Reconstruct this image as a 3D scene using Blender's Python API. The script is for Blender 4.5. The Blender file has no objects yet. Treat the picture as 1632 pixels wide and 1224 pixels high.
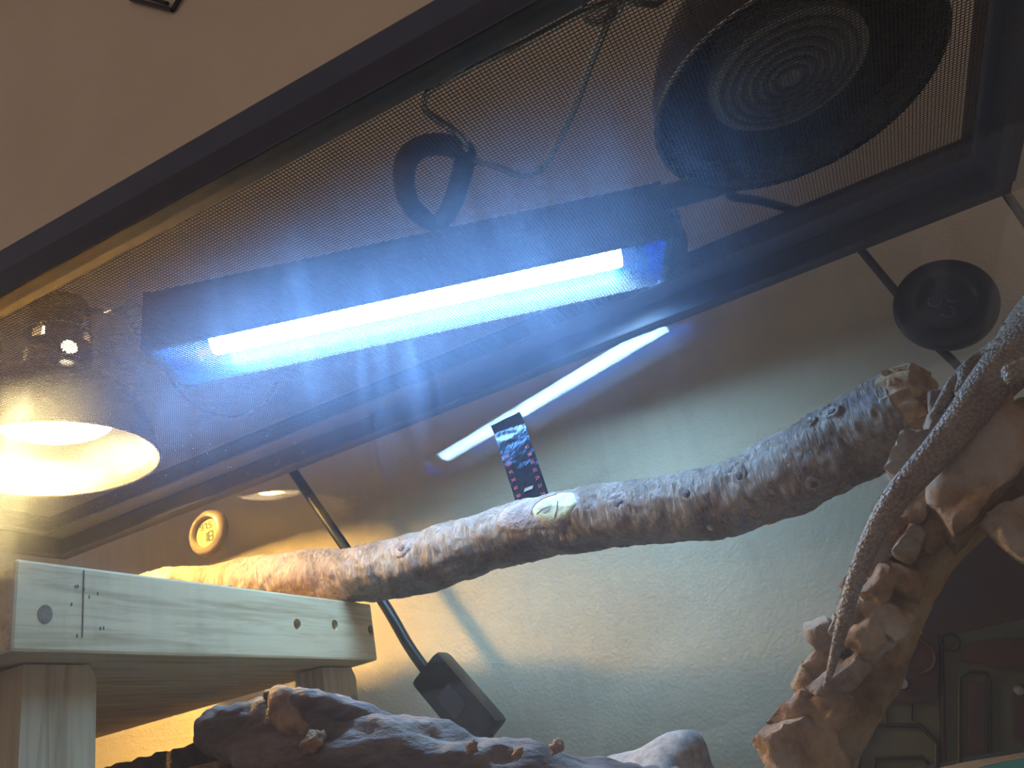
import bpy, bmesh, math, random
from mathutils import Vector, Matrix, noise

# ------------------------------------------------------------------ camera, world, exposure
ZC = 0.065                                   # lens height above the sand
RC = Matrix(((0.88514305, 0.34471361, 0.31256088),
             (0.42081528, -0.30634053, -0.85385595),
             (-0.1985857, 0.88731506, -0.41621594)))
FPX = 1283.95
scn = bpy.context.scene
col = scn.collection
cd = bpy.data.cameras.new('camera')
cd.sensor_fit = 'HORIZONTAL'; cd.sensor_width = 36.0; cd.lens = FPX / 1632.0 * 36.0
cd.clip_start = 0.01; cd.clip_end = 50
cam = bpy.data.objects.new('camera', cd); col.objects.link(cam)
cam.matrix_world = Matrix.Translation((0, 0, ZC)) @ RC.to_4x4()
scn.camera = cam

w = bpy.data.worlds.new('world'); scn.world = w; w.use_nodes = True
w.node_tree.nodes['Background'].inputs[0].default_value = (0.62, 0.51, 0.50, 1)
w.node_tree.nodes['Background'].inputs[1].default_value = 0.43
scn.view_settings.view_transform = 'Standard'
scn.view_settings.look = 'None'
scn.view_settings.gamma = 1.0
scn.view_settings.use_curve_mapping = False
scn.view_settings.exposure = 0.48
cy = scn.cycles
cy.use_denoising = True
cy.max_bounces = 7; cy.diffuse_bounces = 3; cy.glossy_bounces = 4
cy.transmission_bounces = 6; cy.transparent_max_bounces = 24; cy.volume_bounces = 0
cy.use_light_tree = False
cy.adaptive_threshold = 0.02
cy.sample_clamp_indirect = 5.0
cy.caustics_reflective = True; cy.caustics_refractive = False
TUBE_L = 142.0      # radiance of the fluorescent tube
BULB_L = 3700.0    # radiance of the hot centre of the reflector bulb's face

# ------------------------------------------------------------------ measuring helpers
def ray(px, py):
    return RC @ Vector((px - 816.0, -(py - 612.0), -FPX))
def PY(px, py, y):
    d = ray(px, py); p = d * (y / d.y); p.z += ZC; return p
def PX(px, py, x):
    d = ray(px, py); p = d * (x / d.x); p.z += ZC; return p
def PZ(px, py, z):                      # z given above the lens height
    d = ray(px, py); p = d * (z / d.z); p.z += ZC; return p
def pxm(p):                             # metres per pixel at a point
    q = RC.transposed() @ (Vector(p) - Vector((0, 0, ZC)))
    return -q.z / FPX
V = Vector
def nz(p, s=1.0, seed=0.0):
    return noise.noise(V(p) * s + V((seed * 7.13, seed * 3.7, seed * 1.9)))
def fbm(p, s, oct=4, seed=0.0):
    return noise.fractal(V(p) * s + V((seed * 7.13, seed * 3.7, seed * 1.9)), 0.9, 2.1, oct)

# ------------------------------------------------------------------ mesh builder
class MB:
    def __init__(self): self.v = []; self.f = []
    def add(self, vs, fs):
        o = len(self.v); self.v += [V(a) for a in vs]; self.f += [[i + o for i in f] for f in fs]; return self
    def box(self, c, s, M=None, bev=0.0):
        c = V(c); hx, hy, hz = s[0] / 2, s[1] / 2, s[2] / 2
        if bev > 0:
            bm = bmesh.new(); bmesh.ops.create_cube(bm, size=1)
            for q in bm.verts: q.co = V((q.co.x * s[0], q.co.y * s[1], q.co.z * s[2]))
            bmesh.ops.bevel(bm, geom=list(bm.edges), offset=bev, segments=2, affect='EDGES', profile=0.6)
            return self.bm(bm, c, M)
        vs = [V((x, y, z)) for x in (-hx, hx) for y in (-hy, hy) for z in (-hz, hz)]
        if M is not None: vs = [M @ q for q in vs]
        return self.add([q + c for q in vs], [(0, 1, 3, 2), (4, 6, 7, 5), (0, 4, 5, 1), (2, 3, 7, 6), (0, 2, 6, 4), (1, 5, 7, 3)])
    def bm(self, bm, c=(0, 0, 0), M=None):
        c = V(c); bm.verts.index_update()
        vs = [((M @ q.co) if M is not None else q.co.copy()) + c for q in bm.verts]
        fs = [[q.index for q in f.verts] for f in bm.faces]
        bm.free(); return self.add(vs, fs)
    def tube(self, pts, rad, seg=12, cap=True, disp=None, flat=1.0, up=None):
        pts = [V(p) for p in pts]; n = len(pts)
        if not hasattr(rad, '__len__'): rad = [rad] * n
        T = []
        for i in range(n):
            a = pts[max(i - 1, 0)]; b = pts[min(i + 1, n - 1)]; d = (b - a)
            T.append(d.normalized() if d.length > 1e-9 else V((0, 0, 1)))
        u = V(up) if up is not None else (V((0, 0, 1)) if abs(T[0].z) < 0.9 else V((1, 0, 0)))
        vs = []; fs = []
        for i in range(n):
            u = (u - T[i] * u.dot(T[i])).normalized(); w_ = T[i].cross(u)
            for k in range(seg):
                a = 2 * math.pi * k / seg
                d = u * math.cos(a) * flat + w_ * math.sin(a)
                r = rad[i]
                if disp: r = disp(i, n, a, pts[i] + d * r, r)
                vs.append(pts[i] + d * r)
        for i in range(n - 1):
            for k in range(seg):
                k2 = (k + 1) % seg
                fs.append((i * seg + k, i * seg + k2, (i + 1) * seg + k2, (i + 1) * seg + k))
        if cap:
            vs.append(pts[0]); vs.append(pts[-1])
            for k in range(seg):
                fs.append((n * seg, (k + 1) % seg, k))
                fs.append((n * seg + 1, (n - 1) * seg + k, (n - 1) * seg + (k + 1) % seg))
        return self.add(vs, fs)
    def lathe(self, prof, c, M=None, seg=48, hole=None, sx=1.0, sy=1.0):
        c = V(c); n = len(prof); vs = []; fs = []
        for r, z in prof:
            for k in range(seg):
                a = 2 * math.pi * k / seg
                q = V((r * math.cos(a) * sx, r * math.sin(a) * sy, z)); vs.append((M @ q if M is not None else q) + c)
        for i in range(n - 1):
            for k in range(seg):
                if hole and hole(i, k): continue
                k2 = (k + 1) % seg
                fs.append((i * seg + k, i * seg + k2, (i + 1) * seg + k2, (i + 1) * seg + k))
        return self.add(vs, fs)
    def prism(self, poly, o, u, v, t):           # polygon in (u, v) at o, thickened along u x v by t
        o, u, v = V(o), V(u), V(v); nrm = u.cross(v).normalized(); m = len(poly)
        a = [o + u * p[0] + v * p[1] for p in poly]; b = [q + nrm * t for q in a]
        fs = [list(range(m))[::-1], [i + m for i in range(m)]]
        for i in range(m):
            j = (i + 1) % m; fs.append((i, j, j + m, i + m))
        return self.add(a + b, fs)
    def clampz(self, z):
        for q in self.v:
            if q.z < z: q.z = z
        return self
    def build(self, name, m, parent=None, smooth=False, loc=None, **props):
        base = V(parent.location) if parent is not None else V((0, 0, 0))
        if parent is not None and parent.parent is not None: base = base + V(parent.parent.location)
        off = base + (V(loc) if loc is not None else V((0, 0, 0)))
        me = bpy.data.meshes.new(name)
        me.from_pydata([tuple(q - off) for q in self.v], [], self.f)
        bm = bmesh.new(); bm.from_mesh(me); bmesh.ops.recalc_face_normals(bm, faces=bm.faces); bm.to_mesh(me); bm.free()
        me.update()
        if smooth:
            me.polygons.foreach_set('use_smooth', [True] * len(me.polygons))
            if smooth is not True: me.set_sharp_from_angle(angle=math.radians(smooth))
        o = bpy.data.objects.new(name, me); col.objects.link(o)
        if loc is not None: o.location = V(loc)
        if m is not None: me.materials.append(m)
        o.parent = parent
        for k, val in props.items(): o[k] = val
        return o

def thing(name, label, cat, loc, group=None):
    o = bpy.data.objects.new(name, None); col.objects.link(o); o.location = V(loc)
    o.empty_display_size = 0.02
    o['label'] = label; o['category'] = cat
    if group: o['group'] = group
    return o
def tag(o, label, cat, group=None, kind=None):
    o['label'] = label; o['category'] = cat
    if group: o['group'] = group
    if kind: o['kind'] = kind
    return o
def catmull(pts, per=8):
    pts = [tuple(p) for p in pts]; out = []
    P_ = [pts[0]] + pts + [pts[-1]]
    for i in range(1, len(P_) - 2):
        for s in range(per):
            t = s / per
            out.append(tuple(0.5 * ((2 * b) + (-a + c) * t + (2 * a - 5 * b + 4 * c - d) * t * t + (-a + 3 * b - 3 * c + d) * t ** 3)
                             for a, b, c, d in zip(P_[i - 1], P_[i], P_[i + 1], P_[i + 2])))
    out.append(pts[-1]); return out
def rotm(ax, deg): return Matrix.Rotation(math.radians(deg), 3, ax)
FACE_FRONT = rotm('X', 90)          # lathe axis z -> -y (towards the viewer)

# ------------------------------------------------------------------ materials
def newmat(name):
    m = bpy.data.materials.new(name); m.use_nodes = True
    nt = m.node_tree; nt.nodes.clear()
    out = nt.nodes.new('ShaderNodeOutputMaterial')
    return m, nt, out
def N(nt, t, **kw):
    n = nt.nodes.new(t)
    for k, v_ in kw.items():
        if k in n.inputs: n.inputs[k].default_value = v_
        else: setattr(n, k, v_)
    return n
def ramp(nt, src, stops):
    r = nt.nodes.new('ShaderNodeValToRGB'); e = r.color_ramp.elements
    while len(e) < len(stops): e.new(0.5)
    for i, (p, c) in enumerate(stops):
        e[i].position = p; e[i].color = (*c, 1) if len(c) == 3 else c
    nt.links.new(src, r.inputs[0]); return r
def coords(nt, scale=(1, 1, 1), rot=(0, 0, 0)):
    tc = nt.nodes.new('ShaderNodeTexCoord'); mp = nt.nodes.new('ShaderNodeMapping')
    mp.inputs['Scale'].default_value = scale; mp.inputs['Rotation'].default_value = rot
    nt.links.new(tc.outputs['Object'], mp.inputs[0]); return mp.outputs[0]
def pmat(name, c1, c2=None, ns=40, rough=0.6, metal=0.0, bump=None, stretch=(1, 1, 1), detail=6, spec=0.5, coat=0.0, contrast=(0.35, 0.65)):
    m, nt, out = newmat(name)
    b = N(nt, 'ShaderNodeBsdfPrincipled', Roughness=rough, Metallic=metal)
    b.inputs['Specular IOR Level'].default_value = spec
    b.inputs['Coat Weight'].default_value = coat
    nt.links.new(b.outputs[0], out.inputs[0])
    vec = coords(nt, stretch)
    if c2 is not None:
        t = N(nt, 'ShaderNodeTexNoise', Scale=ns, Detail=detail, Roughness=0.6); nt.links.new(vec, t.inputs['Vector'])
        r = ramp(nt, t.outputs[0], [(contrast[0], c1), (contrast[1], c2)]); nt.links.new(r.outputs[0], b.inputs['Base Color'])
    else: b.inputs['Base Color'].default_value = (*c1, 1)
    if bump:
        t2 = N(nt, 'ShaderNodeTexNoise', Scale=bump[0], Detail=5.0, Roughness=0.6); nt.links.new(vec, t2.inputs['Vector'])
        bp = N(nt, 'ShaderNodeBump', Strength=bump[1], Distance=bump[2] if len(bump) > 2 else 0.002)
        nt.links.new(t2.outputs[0], bp.inputs['Height']); nt.links.new(bp.outputs[0], b.inputs['Normal'])
    return m
def emat(name, color, strength):
    m, nt, out = newmat(name)
    e = N(nt, 'ShaderNodeEmission', Strength=strength); e.inputs[0].default_value = (*color, 1)
    nt.links.new(e.outputs[0], out.inputs[0]); return m

def wall_mat():
    m, nt, out = newmat('beige_orange_peel_paint')
    b = N(nt, 'ShaderNodeBsdfPrincipled', Roughness=0.55); nt.links.new(b.outputs[0], out.inputs[0])
    vec = coords(nt)
    t = N(nt, 'ShaderNodeTexNoise', Scale=3.0, Detail=4.0); nt.links.new(vec, t.inputs['Vector'])
    r = ramp(nt, t.outputs[0], [(0.3, (0.60, 0.50, 0.36)), (0.7, (0.66, 0.555, 0.405))]); nt.links.new(r.outputs[0], b.inputs['Base Color'])
    n1 = N(nt, 'ShaderNodeTexNoise', Scale=270.0, Detail=1.0, Roughness=0.5); nt.links.new(vec, n1.inputs['Vector'])
    n2 = N(nt, 'ShaderNodeTexNoise', Scale=110.0, Detail=1.0); nt.links.new(vec, n2.inputs['Vector'])
    ad = N(nt, 'ShaderNodeMath', operation='MULTIPLY_ADD'); nt.links.new(n2.outputs[0], ad.inputs[0]); ad.inputs[1].default_value = 0.8
    nt.links.new(n1.outputs[0], ad.inputs[2])
    bp = N(nt, 'ShaderNodeBump', Strength=0.32, Distance=0.0022); nt.links.new(ad.outputs[0], bp.inputs['Height'])
    nt.links.new(bp.outputs[0], b.inputs['Normal']); return m

def schlick(nt, f0=0.045):
    g = N(nt, 'ShaderNodeNewGeometry'); d = N(nt, 'ShaderNodeVectorMath', operation='DOT_PRODUCT')
    nt.links.new(g.outputs['Incoming'], d.inputs[0]); nt.links.new(g.outputs['Normal'], d.inputs[1])
    a = N(nt, 'ShaderNodeMath', operation='ABSOLUTE'); nt.links.new(d.outputs['Value'], a.inputs[0])
    s = N(nt, 'ShaderNodeMath', operation='SUBTRACT'); s.inputs[0].default_value = 1.0; nt.links.new(a.outputs[0], s.inputs[1])
    p = N(nt, 'ShaderNodeMath', operation='POWER'); nt.links.new(s.outputs[0], p.inputs[0]); p.inputs[1].default_value = 5.0
    f = N(nt, 'ShaderNodeMath', operation='MULTIPLY_ADD'); nt.links.new(p.outputs[0], f.inputs[0]); f.inputs[1].default_value = 1 - f0; f.inputs[2].default_value = f0
    return f.outputs[0]
def glass_mat(name, tint=(0.97, 0.985, 0.98), f0=0.04, rough=0.0):
    m, nt, out = newmat(name)
    t = N(nt, 'ShaderNodeBsdfTransparent'); t.inputs[0].default_value = (*tint, 1)
    g = N(nt, 'ShaderNodeBsdfGlossy', Roughness=rough)
    mx = N(nt, 'ShaderNodeMixShader'); nt.links.new(schlick(nt, f0), mx.inputs[0])
    nt.links.new(t.outputs[0], mx.inputs[1]); nt.links.new(g.outputs[0], mx.inputs[2]); nt.links.new(mx.outputs[0], out.inputs[0])
    return m
def dirty_glass_mat(name):
    """clear pane carrying a thin film of dust and added blue lens veil everywhere and rubbed smears (a film that scatters the light falling on it)"""
    m, nt, out = newmat(name)
    t = N(nt, 'ShaderNodeBsdfTransparent'); t.inputs[0].default_value = (0.98, 0.99, 0.985, 1)
    g = N(nt, 'ShaderNodeBsdfGlossy', Roughness=0.0)
    mx = N(nt, 'ShaderNodeMixShader'); nt.links.new(schlick(nt, 0.02), mx.inputs[0])
    nt.links.new(t.outputs[0], mx.inputs[1]); nt.links.new(g.outputs[0], mx.inputs[2])
    film = N(nt, 'ShaderNodeBsdfRefraction', Roughness=HAZE_R, IOR=HAZE_N); film.inputs['Color'].default_value = (0.46, 0.62, 1.0, 1)  # blue tint puts the lens's veil into the dust film
    tc = nt.nodes.new('ShaderNodeTexCoord')
    def nzt(scale, rot, sc, det, lo, hi):
        mp = nt.nodes.new('ShaderNodeMapping'); mp.inputs['Scale'].default_value = scale; mp.inputs['Rotation'].default_value = rot
        nt.links.new(tc.outputs['Object'], mp.inputs[0])
        n = N(nt, 'ShaderNodeTexNoise', Scale=sc, Detail=det, Roughness=0.65, Distortion=0.35); nt.links.new(mp.outputs[0], n.inputs['Vector'])
        r = ramp(nt, n.outputs[0], [(lo, (0, 0, 0)), (hi, (1, 1, 1))]); return r.outputs[0]
    def mul(a, b):
        x = N(nt, 'ShaderNodeMath', operation='MULTIPLY')
        for i, q in enumerate((a, b)):
            if isinstance(q, float): x.inputs[i].default_value = q
            else: nt.links.new(q, x.inputs[i])
        return x.outputs[0]
    def add(a, b):
        x = N(nt, 'ShaderNodeMath', operation='ADD')
        for i, q in enumerate((a, b)):
            if isinstance(q, float): x.inputs[i].default_value = q
            else: nt.links.new(q, x.inputs[i])
        return x.outputs[0]
    streak = nzt((1.0, 1, 0.10), (0, 0.12, 0), 75.0, 5.0, 0.44, 0.66)
    streak2 = nzt((1.0, 1, 0.16), (0, -0.28, 0), 40.0, 6.0, 0.46, 0.68)
    patch = nzt((1.0, 1, 0.8), (0, 0, 0), 9.0, 3.0, 0.40, 0.60)
    specks = nzt((1, 1, 1), (0, 0, 0), 420.0, 1.0, 0.74, 0.80)
    # the rubbed part of the pane: towards its hot end
    sx = N(nt, 'ShaderNodeSeparateXYZ'); nt.links.new(tc.outputs['Object'], sx.inputs[0])
    mr = N(nt, 'ShaderNodeMapRange'); mr.interpolation_type = 'SMOOTHSTEP'
    nt.links.new(sx.outputs['X'], mr.inputs['Value'])
    mr.inputs['From Min'].default_value = -0.02; mr.inputs['From Max'].default_value = -0.22
    mr.inputs['To Min'].default_value = 0.12; mr.inputs['To Max'].default_value = 1.0
    mask = mul(mul(add(streak, streak2), add(patch, 0.12)), mr.outputs[0])
    fac = add(add(mul(mask, SMEAR), mul(specks, 0.08)), HAZE)
    cl = N(nt, 'ShaderNodeClamp'); nt.links.new(fac, cl.inputs[0])
    m2 = N(nt, 'ShaderNodeMixShader'); nt.links.new(cl.outputs[0], m2.inputs[0])
    nt.links.new(mx.outputs[0], m2.inputs[1]); nt.links.new(film.outputs[0], m2.inputs[2])
    nt.links.new(m2.outputs[0], out.inputs[0])
    return m
SMEAR = 0.40; HAZE = 0.115; HAZE_R = 1.0; HAZE_N = 1.6

def wood_mat(name, c1, c2, axis):
    m, nt, out = newmat(name)
    b = N(nt, 'ShaderNodeBsdfPrincipled', Roughness=0.7); nt.links.new(b.outputs[0], out.inputs[0])
    st = {'X': (0.06, 1, 1), 'Y': (1, 0.06, 1), 'Z': (1, 1, 0.06)}[axis]
    vec = coords(nt, st)
    t = N(nt, 'ShaderNodeTexNoise', Scale=160.0, Detail=6.0, Roughness=0.6, Distortion=0.8); nt.links.new(vec, t.inputs['Vector'])
    t2 = N(nt, 'ShaderNodeTexNoise', Scale=38.0, Detail=3.0, Distortion=1.2); nt.links.new(vec, t2.inputs['Vector'])
    mx = N(nt, 'ShaderNodeMath', operation='MULTIPLY_ADD'); nt.links.new(t.outputs[0], mx.inputs[0]); mx.inputs[1].default_value = 0.55
    ml = N(nt, 'ShaderNodeMath', operation='MULTIPLY'); nt.links.new(t2.outputs[0], ml.inputs[0]); ml.inputs[1].default_value = 0.45; nt.links.new(ml.outputs[0], mx.inputs[2])
    r = ramp(nt, mx.outputs[0], [(0.34, c1), (0.50, c2), (0.64, tuple(min(1, x * 1.12) for x in c2))]); nt.links.new(r.outputs[0], b.inputs['Base Color'])
    bp = N(nt, 'ShaderNodeBump', Strength=0.35, Distance=0.0008); nt.links.new(mx.outputs[0], bp.inputs['Height']); nt.links.new(bp.outputs[0], b.inputs['Normal'])
    return m
def bark_mat():
    m, nt, out = newmat('weathered_peeled_bark')
    b = N(nt, 'ShaderNodeBsdfPrincipled', Roughness=0.48); nt.links.new(b.outputs[0], out.inputs[0])
    vec = coords(nt)
    t = N(nt, 'ShaderNodeTexNoise', Scale=16.0, Detail=8.0, Roughness=0.65, Distortion=0.6); nt.links.new(vec, t.inputs['Vector'])
    r = ramp(nt, t.outputs[0], [(0.30, (0.085, 0.052, 0.038)), (0.44, (0.29, 0.20, 0.145)), (0.58, (0.44, 0.36, 0.295)), (0.72, (0.22, 0.14, 0.095))])
    v2 = coords(nt, (1, 1, 0.25))
    f = N(nt, 'ShaderNodeTexNoise', Scale=170.0, Detail=5.0, Roughness=0.7, Distortion=1.6); nt.links.new(v2, f.inputs['Vector'])
    r2 = ramp(nt, f.outputs[0], [(0.36, (0.35, 0.30, 0.27)), (0.56, (1, 1, 1))])
    mm = N(nt, 'ShaderNodeMix', data_type='RGBA', blend_type='MULTIPLY'); mm.inputs[0].default_value = 0.55
    nt.links.new(r.outputs[0], mm.inputs[6]); nt.links.new(r2.outputs[0], mm.inputs[7]); nt.links.new(mm.outputs[2], b.inputs['Base Color'])
    vo = N(nt, 'ShaderNodeTexVoronoi', Scale=120.0); vo.feature = 'DISTANCE_TO_EDGE'; nt.links.new(v2, vo.inputs['Vector'])
    ad = N(nt, 'ShaderNodeMath', operation='MULTIPLY_ADD'); nt.links.new(vo.outputs['Distance'], ad.inputs[0]); ad.inputs[1].default_value = 0.8; nt.links.new(f.outputs[0], ad.inputs[2])
    bp = N(nt, 'ShaderNodeBump', Strength=1.0, Distance=0.0042); nt.links.new(ad.outputs[0], bp.inputs['Height']); nt.links.new(bp.outputs[0], b.inputs['Normal'])
    return m
def rock_mat(name, c1, c2, c3, sc=22.0):
    m, nt, out = newmat(name)
    b = N(nt, 'ShaderNodeBsdfPrincipled', Roughness=0.55); nt.links.new(b.outputs[0], out.inputs[0])
    vec = coords(nt)
    t = N(nt, 'ShaderNodeTexNoise', Scale=sc, Detail=8.0, Roughness=0.65); nt.links.new(vec, t.inputs['Vector'])
    r = ramp(nt, t.outputs[0], [(0.36, c1), (0.50, c2), (0.62, c3)]); nt.links.new(r.outputs[0], b.inputs['Base Color'])
    f = N(nt, 'ShaderNodeTexNoise', Scale=130.0, Detail=7.0, Roughness=0.75); nt.links.new(vec, f.inputs['Vector'])
    bp = N(nt, 'ShaderNodeBump', Strength=1.0, Distance=0.007); nt.links.new(f.outputs[0], bp.inputs['Height']); nt.links.new(bp.outputs[0], b.inputs['Normal'])
    return m
def skin_mat():
    m, nt, out = newmat('grey_brown_scaly_skin')
    b = N(nt, 'ShaderNodeBsdfPrincipled', Roughness=0.55); nt.links.new(b.outputs[0], out.inputs[0])
    vec = coords(nt)
    t = N(nt, 'ShaderNodeTexNoise', Scale=30.0, Detail=5.0); nt.links.new(vec, t.inputs['Vector'])
    r = ramp(nt, t.outputs[0], [(0.35, (0.26, 0.185, 0.13)), (0.6, (0.42, 0.34, 0.26))])
    vo = N(nt, 'ShaderNodeTexVoronoi', Scale=560.0); nt.links.new(vec, vo.inputs['Vector'])
    r2 = ramp(nt, vo.outputs['Distance'], [(0.05, (1.15, 1.12, 1.1)), (0.75, (0.55, 0.5, 0.46))])
    mm = N(nt, 'ShaderNodeMix', data_type='RGBA', blend_type='MULTIPLY'); mm.inputs[0].default_value = 0.8
    nt.links.new(r.outputs[0], mm.inputs[6]); nt.links.new(r2.outputs[0], mm.inputs[7]); nt.links.new(mm.outputs[2], b.inputs['Base Color'])
    bp = N(nt, 'ShaderNodeBump', Strength=0.8, Distance=0.0012); bp.invert = True
    nt.links.new(vo.outputs['Distance'], bp.inputs['Height']); nt.links.new(bp.outputs[0], b.inputs['Normal'])
    return m

M = {}
M['wall'] = wall_mat()
M['rim'] = pmat('black_rim_with_blue_veil', (0.035, 0.043, 0.065), (0.045, 0.053, 0.078), 40, 0.4)  # black plastic with the lens's blue veil put into its colour
M['black'] = pmat('black_plastic', (0.012, 0.012, 0.014), (0.02, 0.02, 0.022), 60, 0.38, bump=(300, 0.1, 0.0003))
M['frame'] = pmat('black_coat_with_blue_veil', (0.060, 0.075, 0.115), (0.072, 0.088, 0.13), 30, 0.45)  # really black; blue lens veil is mixed into the base colour
M['wire'] = pmat('black_screen_wire', (0.03, 0.028, 0.027), None, rough=0.5)
M['glass'] = glass_mat('clear_back_glass')
M['side_glass'] = glass_mat('clear_side_glass', f0=0.04)
M['dirty'] = dirty_glass_mat('dusty_smeared_glass_with_veil')
M['pane_inner'] = glass_mat('clear_front_glass', f0=0.02)
M['chrome'] = pmat('bright_steel', (0.75, 0.74, 0.72), None, rough=0.22, metal=1.0, bump=(200, 0.05, 0.0004))
M['spun'] = pmat('spun_aluminium', (0.72, 0.71, 0.69), (0.62, 0.61, 0.6), 30, 0.30, 1.0, bump=(60, 0.04, 0.001))
M['shade_out'] = pmat('dark_enamelled_shade', (0.03, 0.028, 0.028), (0.04, 0.037, 0.036), 20, 0.32)
M['shade_in_dark'] = pmat('shaded_inner_reflector', (0.20, 0.20, 0.21), (0.26, 0.26, 0.26), 20, 0.30, 1.0)  # aluminium darkened: the unlit dome's dark reflections are put into the colour
M['neck'] = pmat('brushed_steel_socket', (0.30, 0.28, 0.26), (0.38, 0.36, 0.33), 30, 0.30, 1.0)
M['pine'] = wood_mat('pale_pine', (0.42, 0.29, 0.14), (0.64, 0.49, 0.28), 'Y')
M['pine_z'] = wood_mat('pale_pine_upright', (0.37, 0.25, 0.13), (0.55, 0.42, 0.25), 'Z')
M['bark'] = bark_mat()
M['heartwood'] = pmat('pale_cut_heartwood', (0.44, 0.40, 0.22), (0.70, 0.68, 0.42), 110, 0.6, bump=(160, 0.8, 0.002))
M['inner_bark'] = pmat('pinkish_inner_bark', (0.20, 0.125, 0.10), (0.44, 0.33, 0.285), 90, 0.6, bump=(180, 0.9, 0.003))
M['knot'] = pmat('dark_knot', (0.06, 0.04, 0.03), (0.16, 0.10, 0.07), 120, 0.7, bump=(200, 0.8, 0.001))
M['splinter'] = pmat('broken_orange_wood', (0.30, 0.16, 0.07), (0.52, 0.34, 0.18), 110, 0.8, bump=(240, 0.9, 0.002))
M['drift'] = pmat('grey_brown_driftwood', (0.10, 0.055, 0.038), (0.28, 0.20, 0.155), 45, 0.7, bump=(150, 0.9, 0.003), stretch=(0.35, 1, 1), contrast=(0.38, 0.66))
M['drift_raw'] = pmat('raw_orange_driftwood', (0.24, 0.12, 0.055), (0.42, 0.25, 0.13), 90, 0.75, bump=(200, 0.8, 0.002))
M['rock'] = rock_mat('brown_resin_stone', (0.30, 0.155, 0.08), (0.72, 0.46, 0.27), (0.86, 0.70, 0.54))
M['rock2'] = rock_mat('greyish_resin_stone', (0.36, 0.22, 0.14), (0.66, 0.50, 0.37), (0.85, 0.73, 0.61))
M['rock3'] = rock_mat('ochre_resin_stone', (0.30, 0.155, 0.07), (0.68, 0.41, 0.20), (0.82, 0.60, 0.36))
M['pale_rock'] = pmat('pale_sanded_stone', (0.20, 0.175, 0.16), (0.36, 0.335, 0.31), 160, 0.75, bump=(420, 0.7, 0.001))
M['sand'] = pmat('light_brown_sand', (0.17, 0.12, 0.07), (0.36, 0.27, 0.17), 700, 0.85, bump=(900, 1.0, 0.001))
M['skin'] = skin_mat()
M['spine'] = pmat('pale_horny_spines', (0.30, 0.26, 0.21), (0.42, 0.37, 0.31), 200, 0.6)
M['olive'] = pmat('dark_olive_plastic', (0.060, 0.060, 0.034), (0.085, 0.085, 0.05), 30, 0.5)
M['maroon'] = pmat('dark_maroon_plastic', (0.045, 0.02, 0.016), (0.065, 0.03, 0.022), 30, 0.45)
M['umber'] = pmat('dark_umber_board', (0.05, 0.024, 0.015), (0.075, 0.035, 0.02), 12, 0.6)
M['groove'] = pmat('brown_groove_paint', (0.022, 0.014, 0.009), None, rough=0.6)
M['steel'] = pmat('dull_screw_steel', (0.35, 0.34, 0.33), None, rough=0.4, metal=1.0)
M['teal'] = pmat('teal_glazed_dish', (0.10, 0.42, 0.40), (0.14, 0.48, 0.46), 20, 0.25, coat=0.5)
M['cork'] = pmat('dark_cork_bark', (0.035, 0.022, 0.014), (0.085, 0.055, 0.035), 60, 0.85, bump=(90, 1.0, 0.004))
M['bezel'] = pmat('champagne_plastic_bezel', (0.13, 0.105, 0.075), (0.16, 0.13, 0.09), 40, 0.35)
M['lcd'] = pmat('yellow_green_lcd', (0.20, 0.215, 0.11), (0.23, 0.245, 0.125), 20, 0.25)
M['ink'] = pmat('dark_lcd_ink', (0.015, 0.017, 0.01), None, rough=0.4)
M['strip'] = pmat('black_glossy_strip', (0.014, 0.016, 0.022), None, rough=0.12, bump=(95, 0.16, 0.004), spec=0.6)
M['red_ink'] = pmat('red_print', (0.62, 0.06, 0.07), None, rough=0.4)
M['film_back'] = pmat('peeled_white_film', (0.62, 0.62, 0.66), None, rough=0.3, bump=(300, 0.6, 0.002))
M['ornament'] = pmat('dark_blue_iron', (0.02, 0.022, 0.035), None, rough=0.5)
M['label_paper'] = pmat('pale_warning_label', (0.62, 0.58, 0.48), (0.72, 0.68, 0.58), 60, 0.5)
M['label_ink'] = pmat('brown_label_print', (0.16, 0.10, 0.05), None, rough=0.5)
M['tube'] = emat('lit_fluorescent_glass', (0.37, 0.67, 1.0), TUBE_L)
M['tube_cap'] = pmat('tube_cap_orange_glint', (0.75, 0.42, 0.22), None, rough=0.35, metal=1.0)  # orange reflection on the metal ends put into their colour
M['bulb_hot'] = emat('lit_bulb_hot_centre', (1.0, 0.57, 0.145), BULB_L)
M['bulb_face'] = emat('lit_bulb_lens', (1.0, 0.70, 0.34), 30.0)
M['bulb_side'] = emat('lit_bulb_neck', (1.0, 0.60, 0.25), 9.0)
M['bulb_neck'] = emat('lit_bulb_throat', (1.0, 0.70, 0.36), 22.0)
M['tube_top'] = emat('lit_fluorescent_glass_upper_side', (0.37, 0.67, 1.0), TUBE_L)
for k_ in ('bulb_face', 'bulb_side', 'bulb_neck', 'tube_top'): M[k_].cycles.emission_sampling = 'NONE'
M['reflector'] = pmat('blue_tinted_mirror', (0.012, 0.28, 0.84), (0.016, 0.31, 0.88), 20, 0.22, 1.0, bump=(60, 0.05, 0.001))
M['rib'] = pmat('shade_grey_rib', (0.30, 0.29, 0.28), None, rough=0.35)  # darker grey draws the shade of the lens ridges as colour
M['lens_off'] = pmat('frosted_bulb_lens', (0.88, 0.84, 0.79), None, rough=0.45, spec=0.5, coat=0.0)

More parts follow.
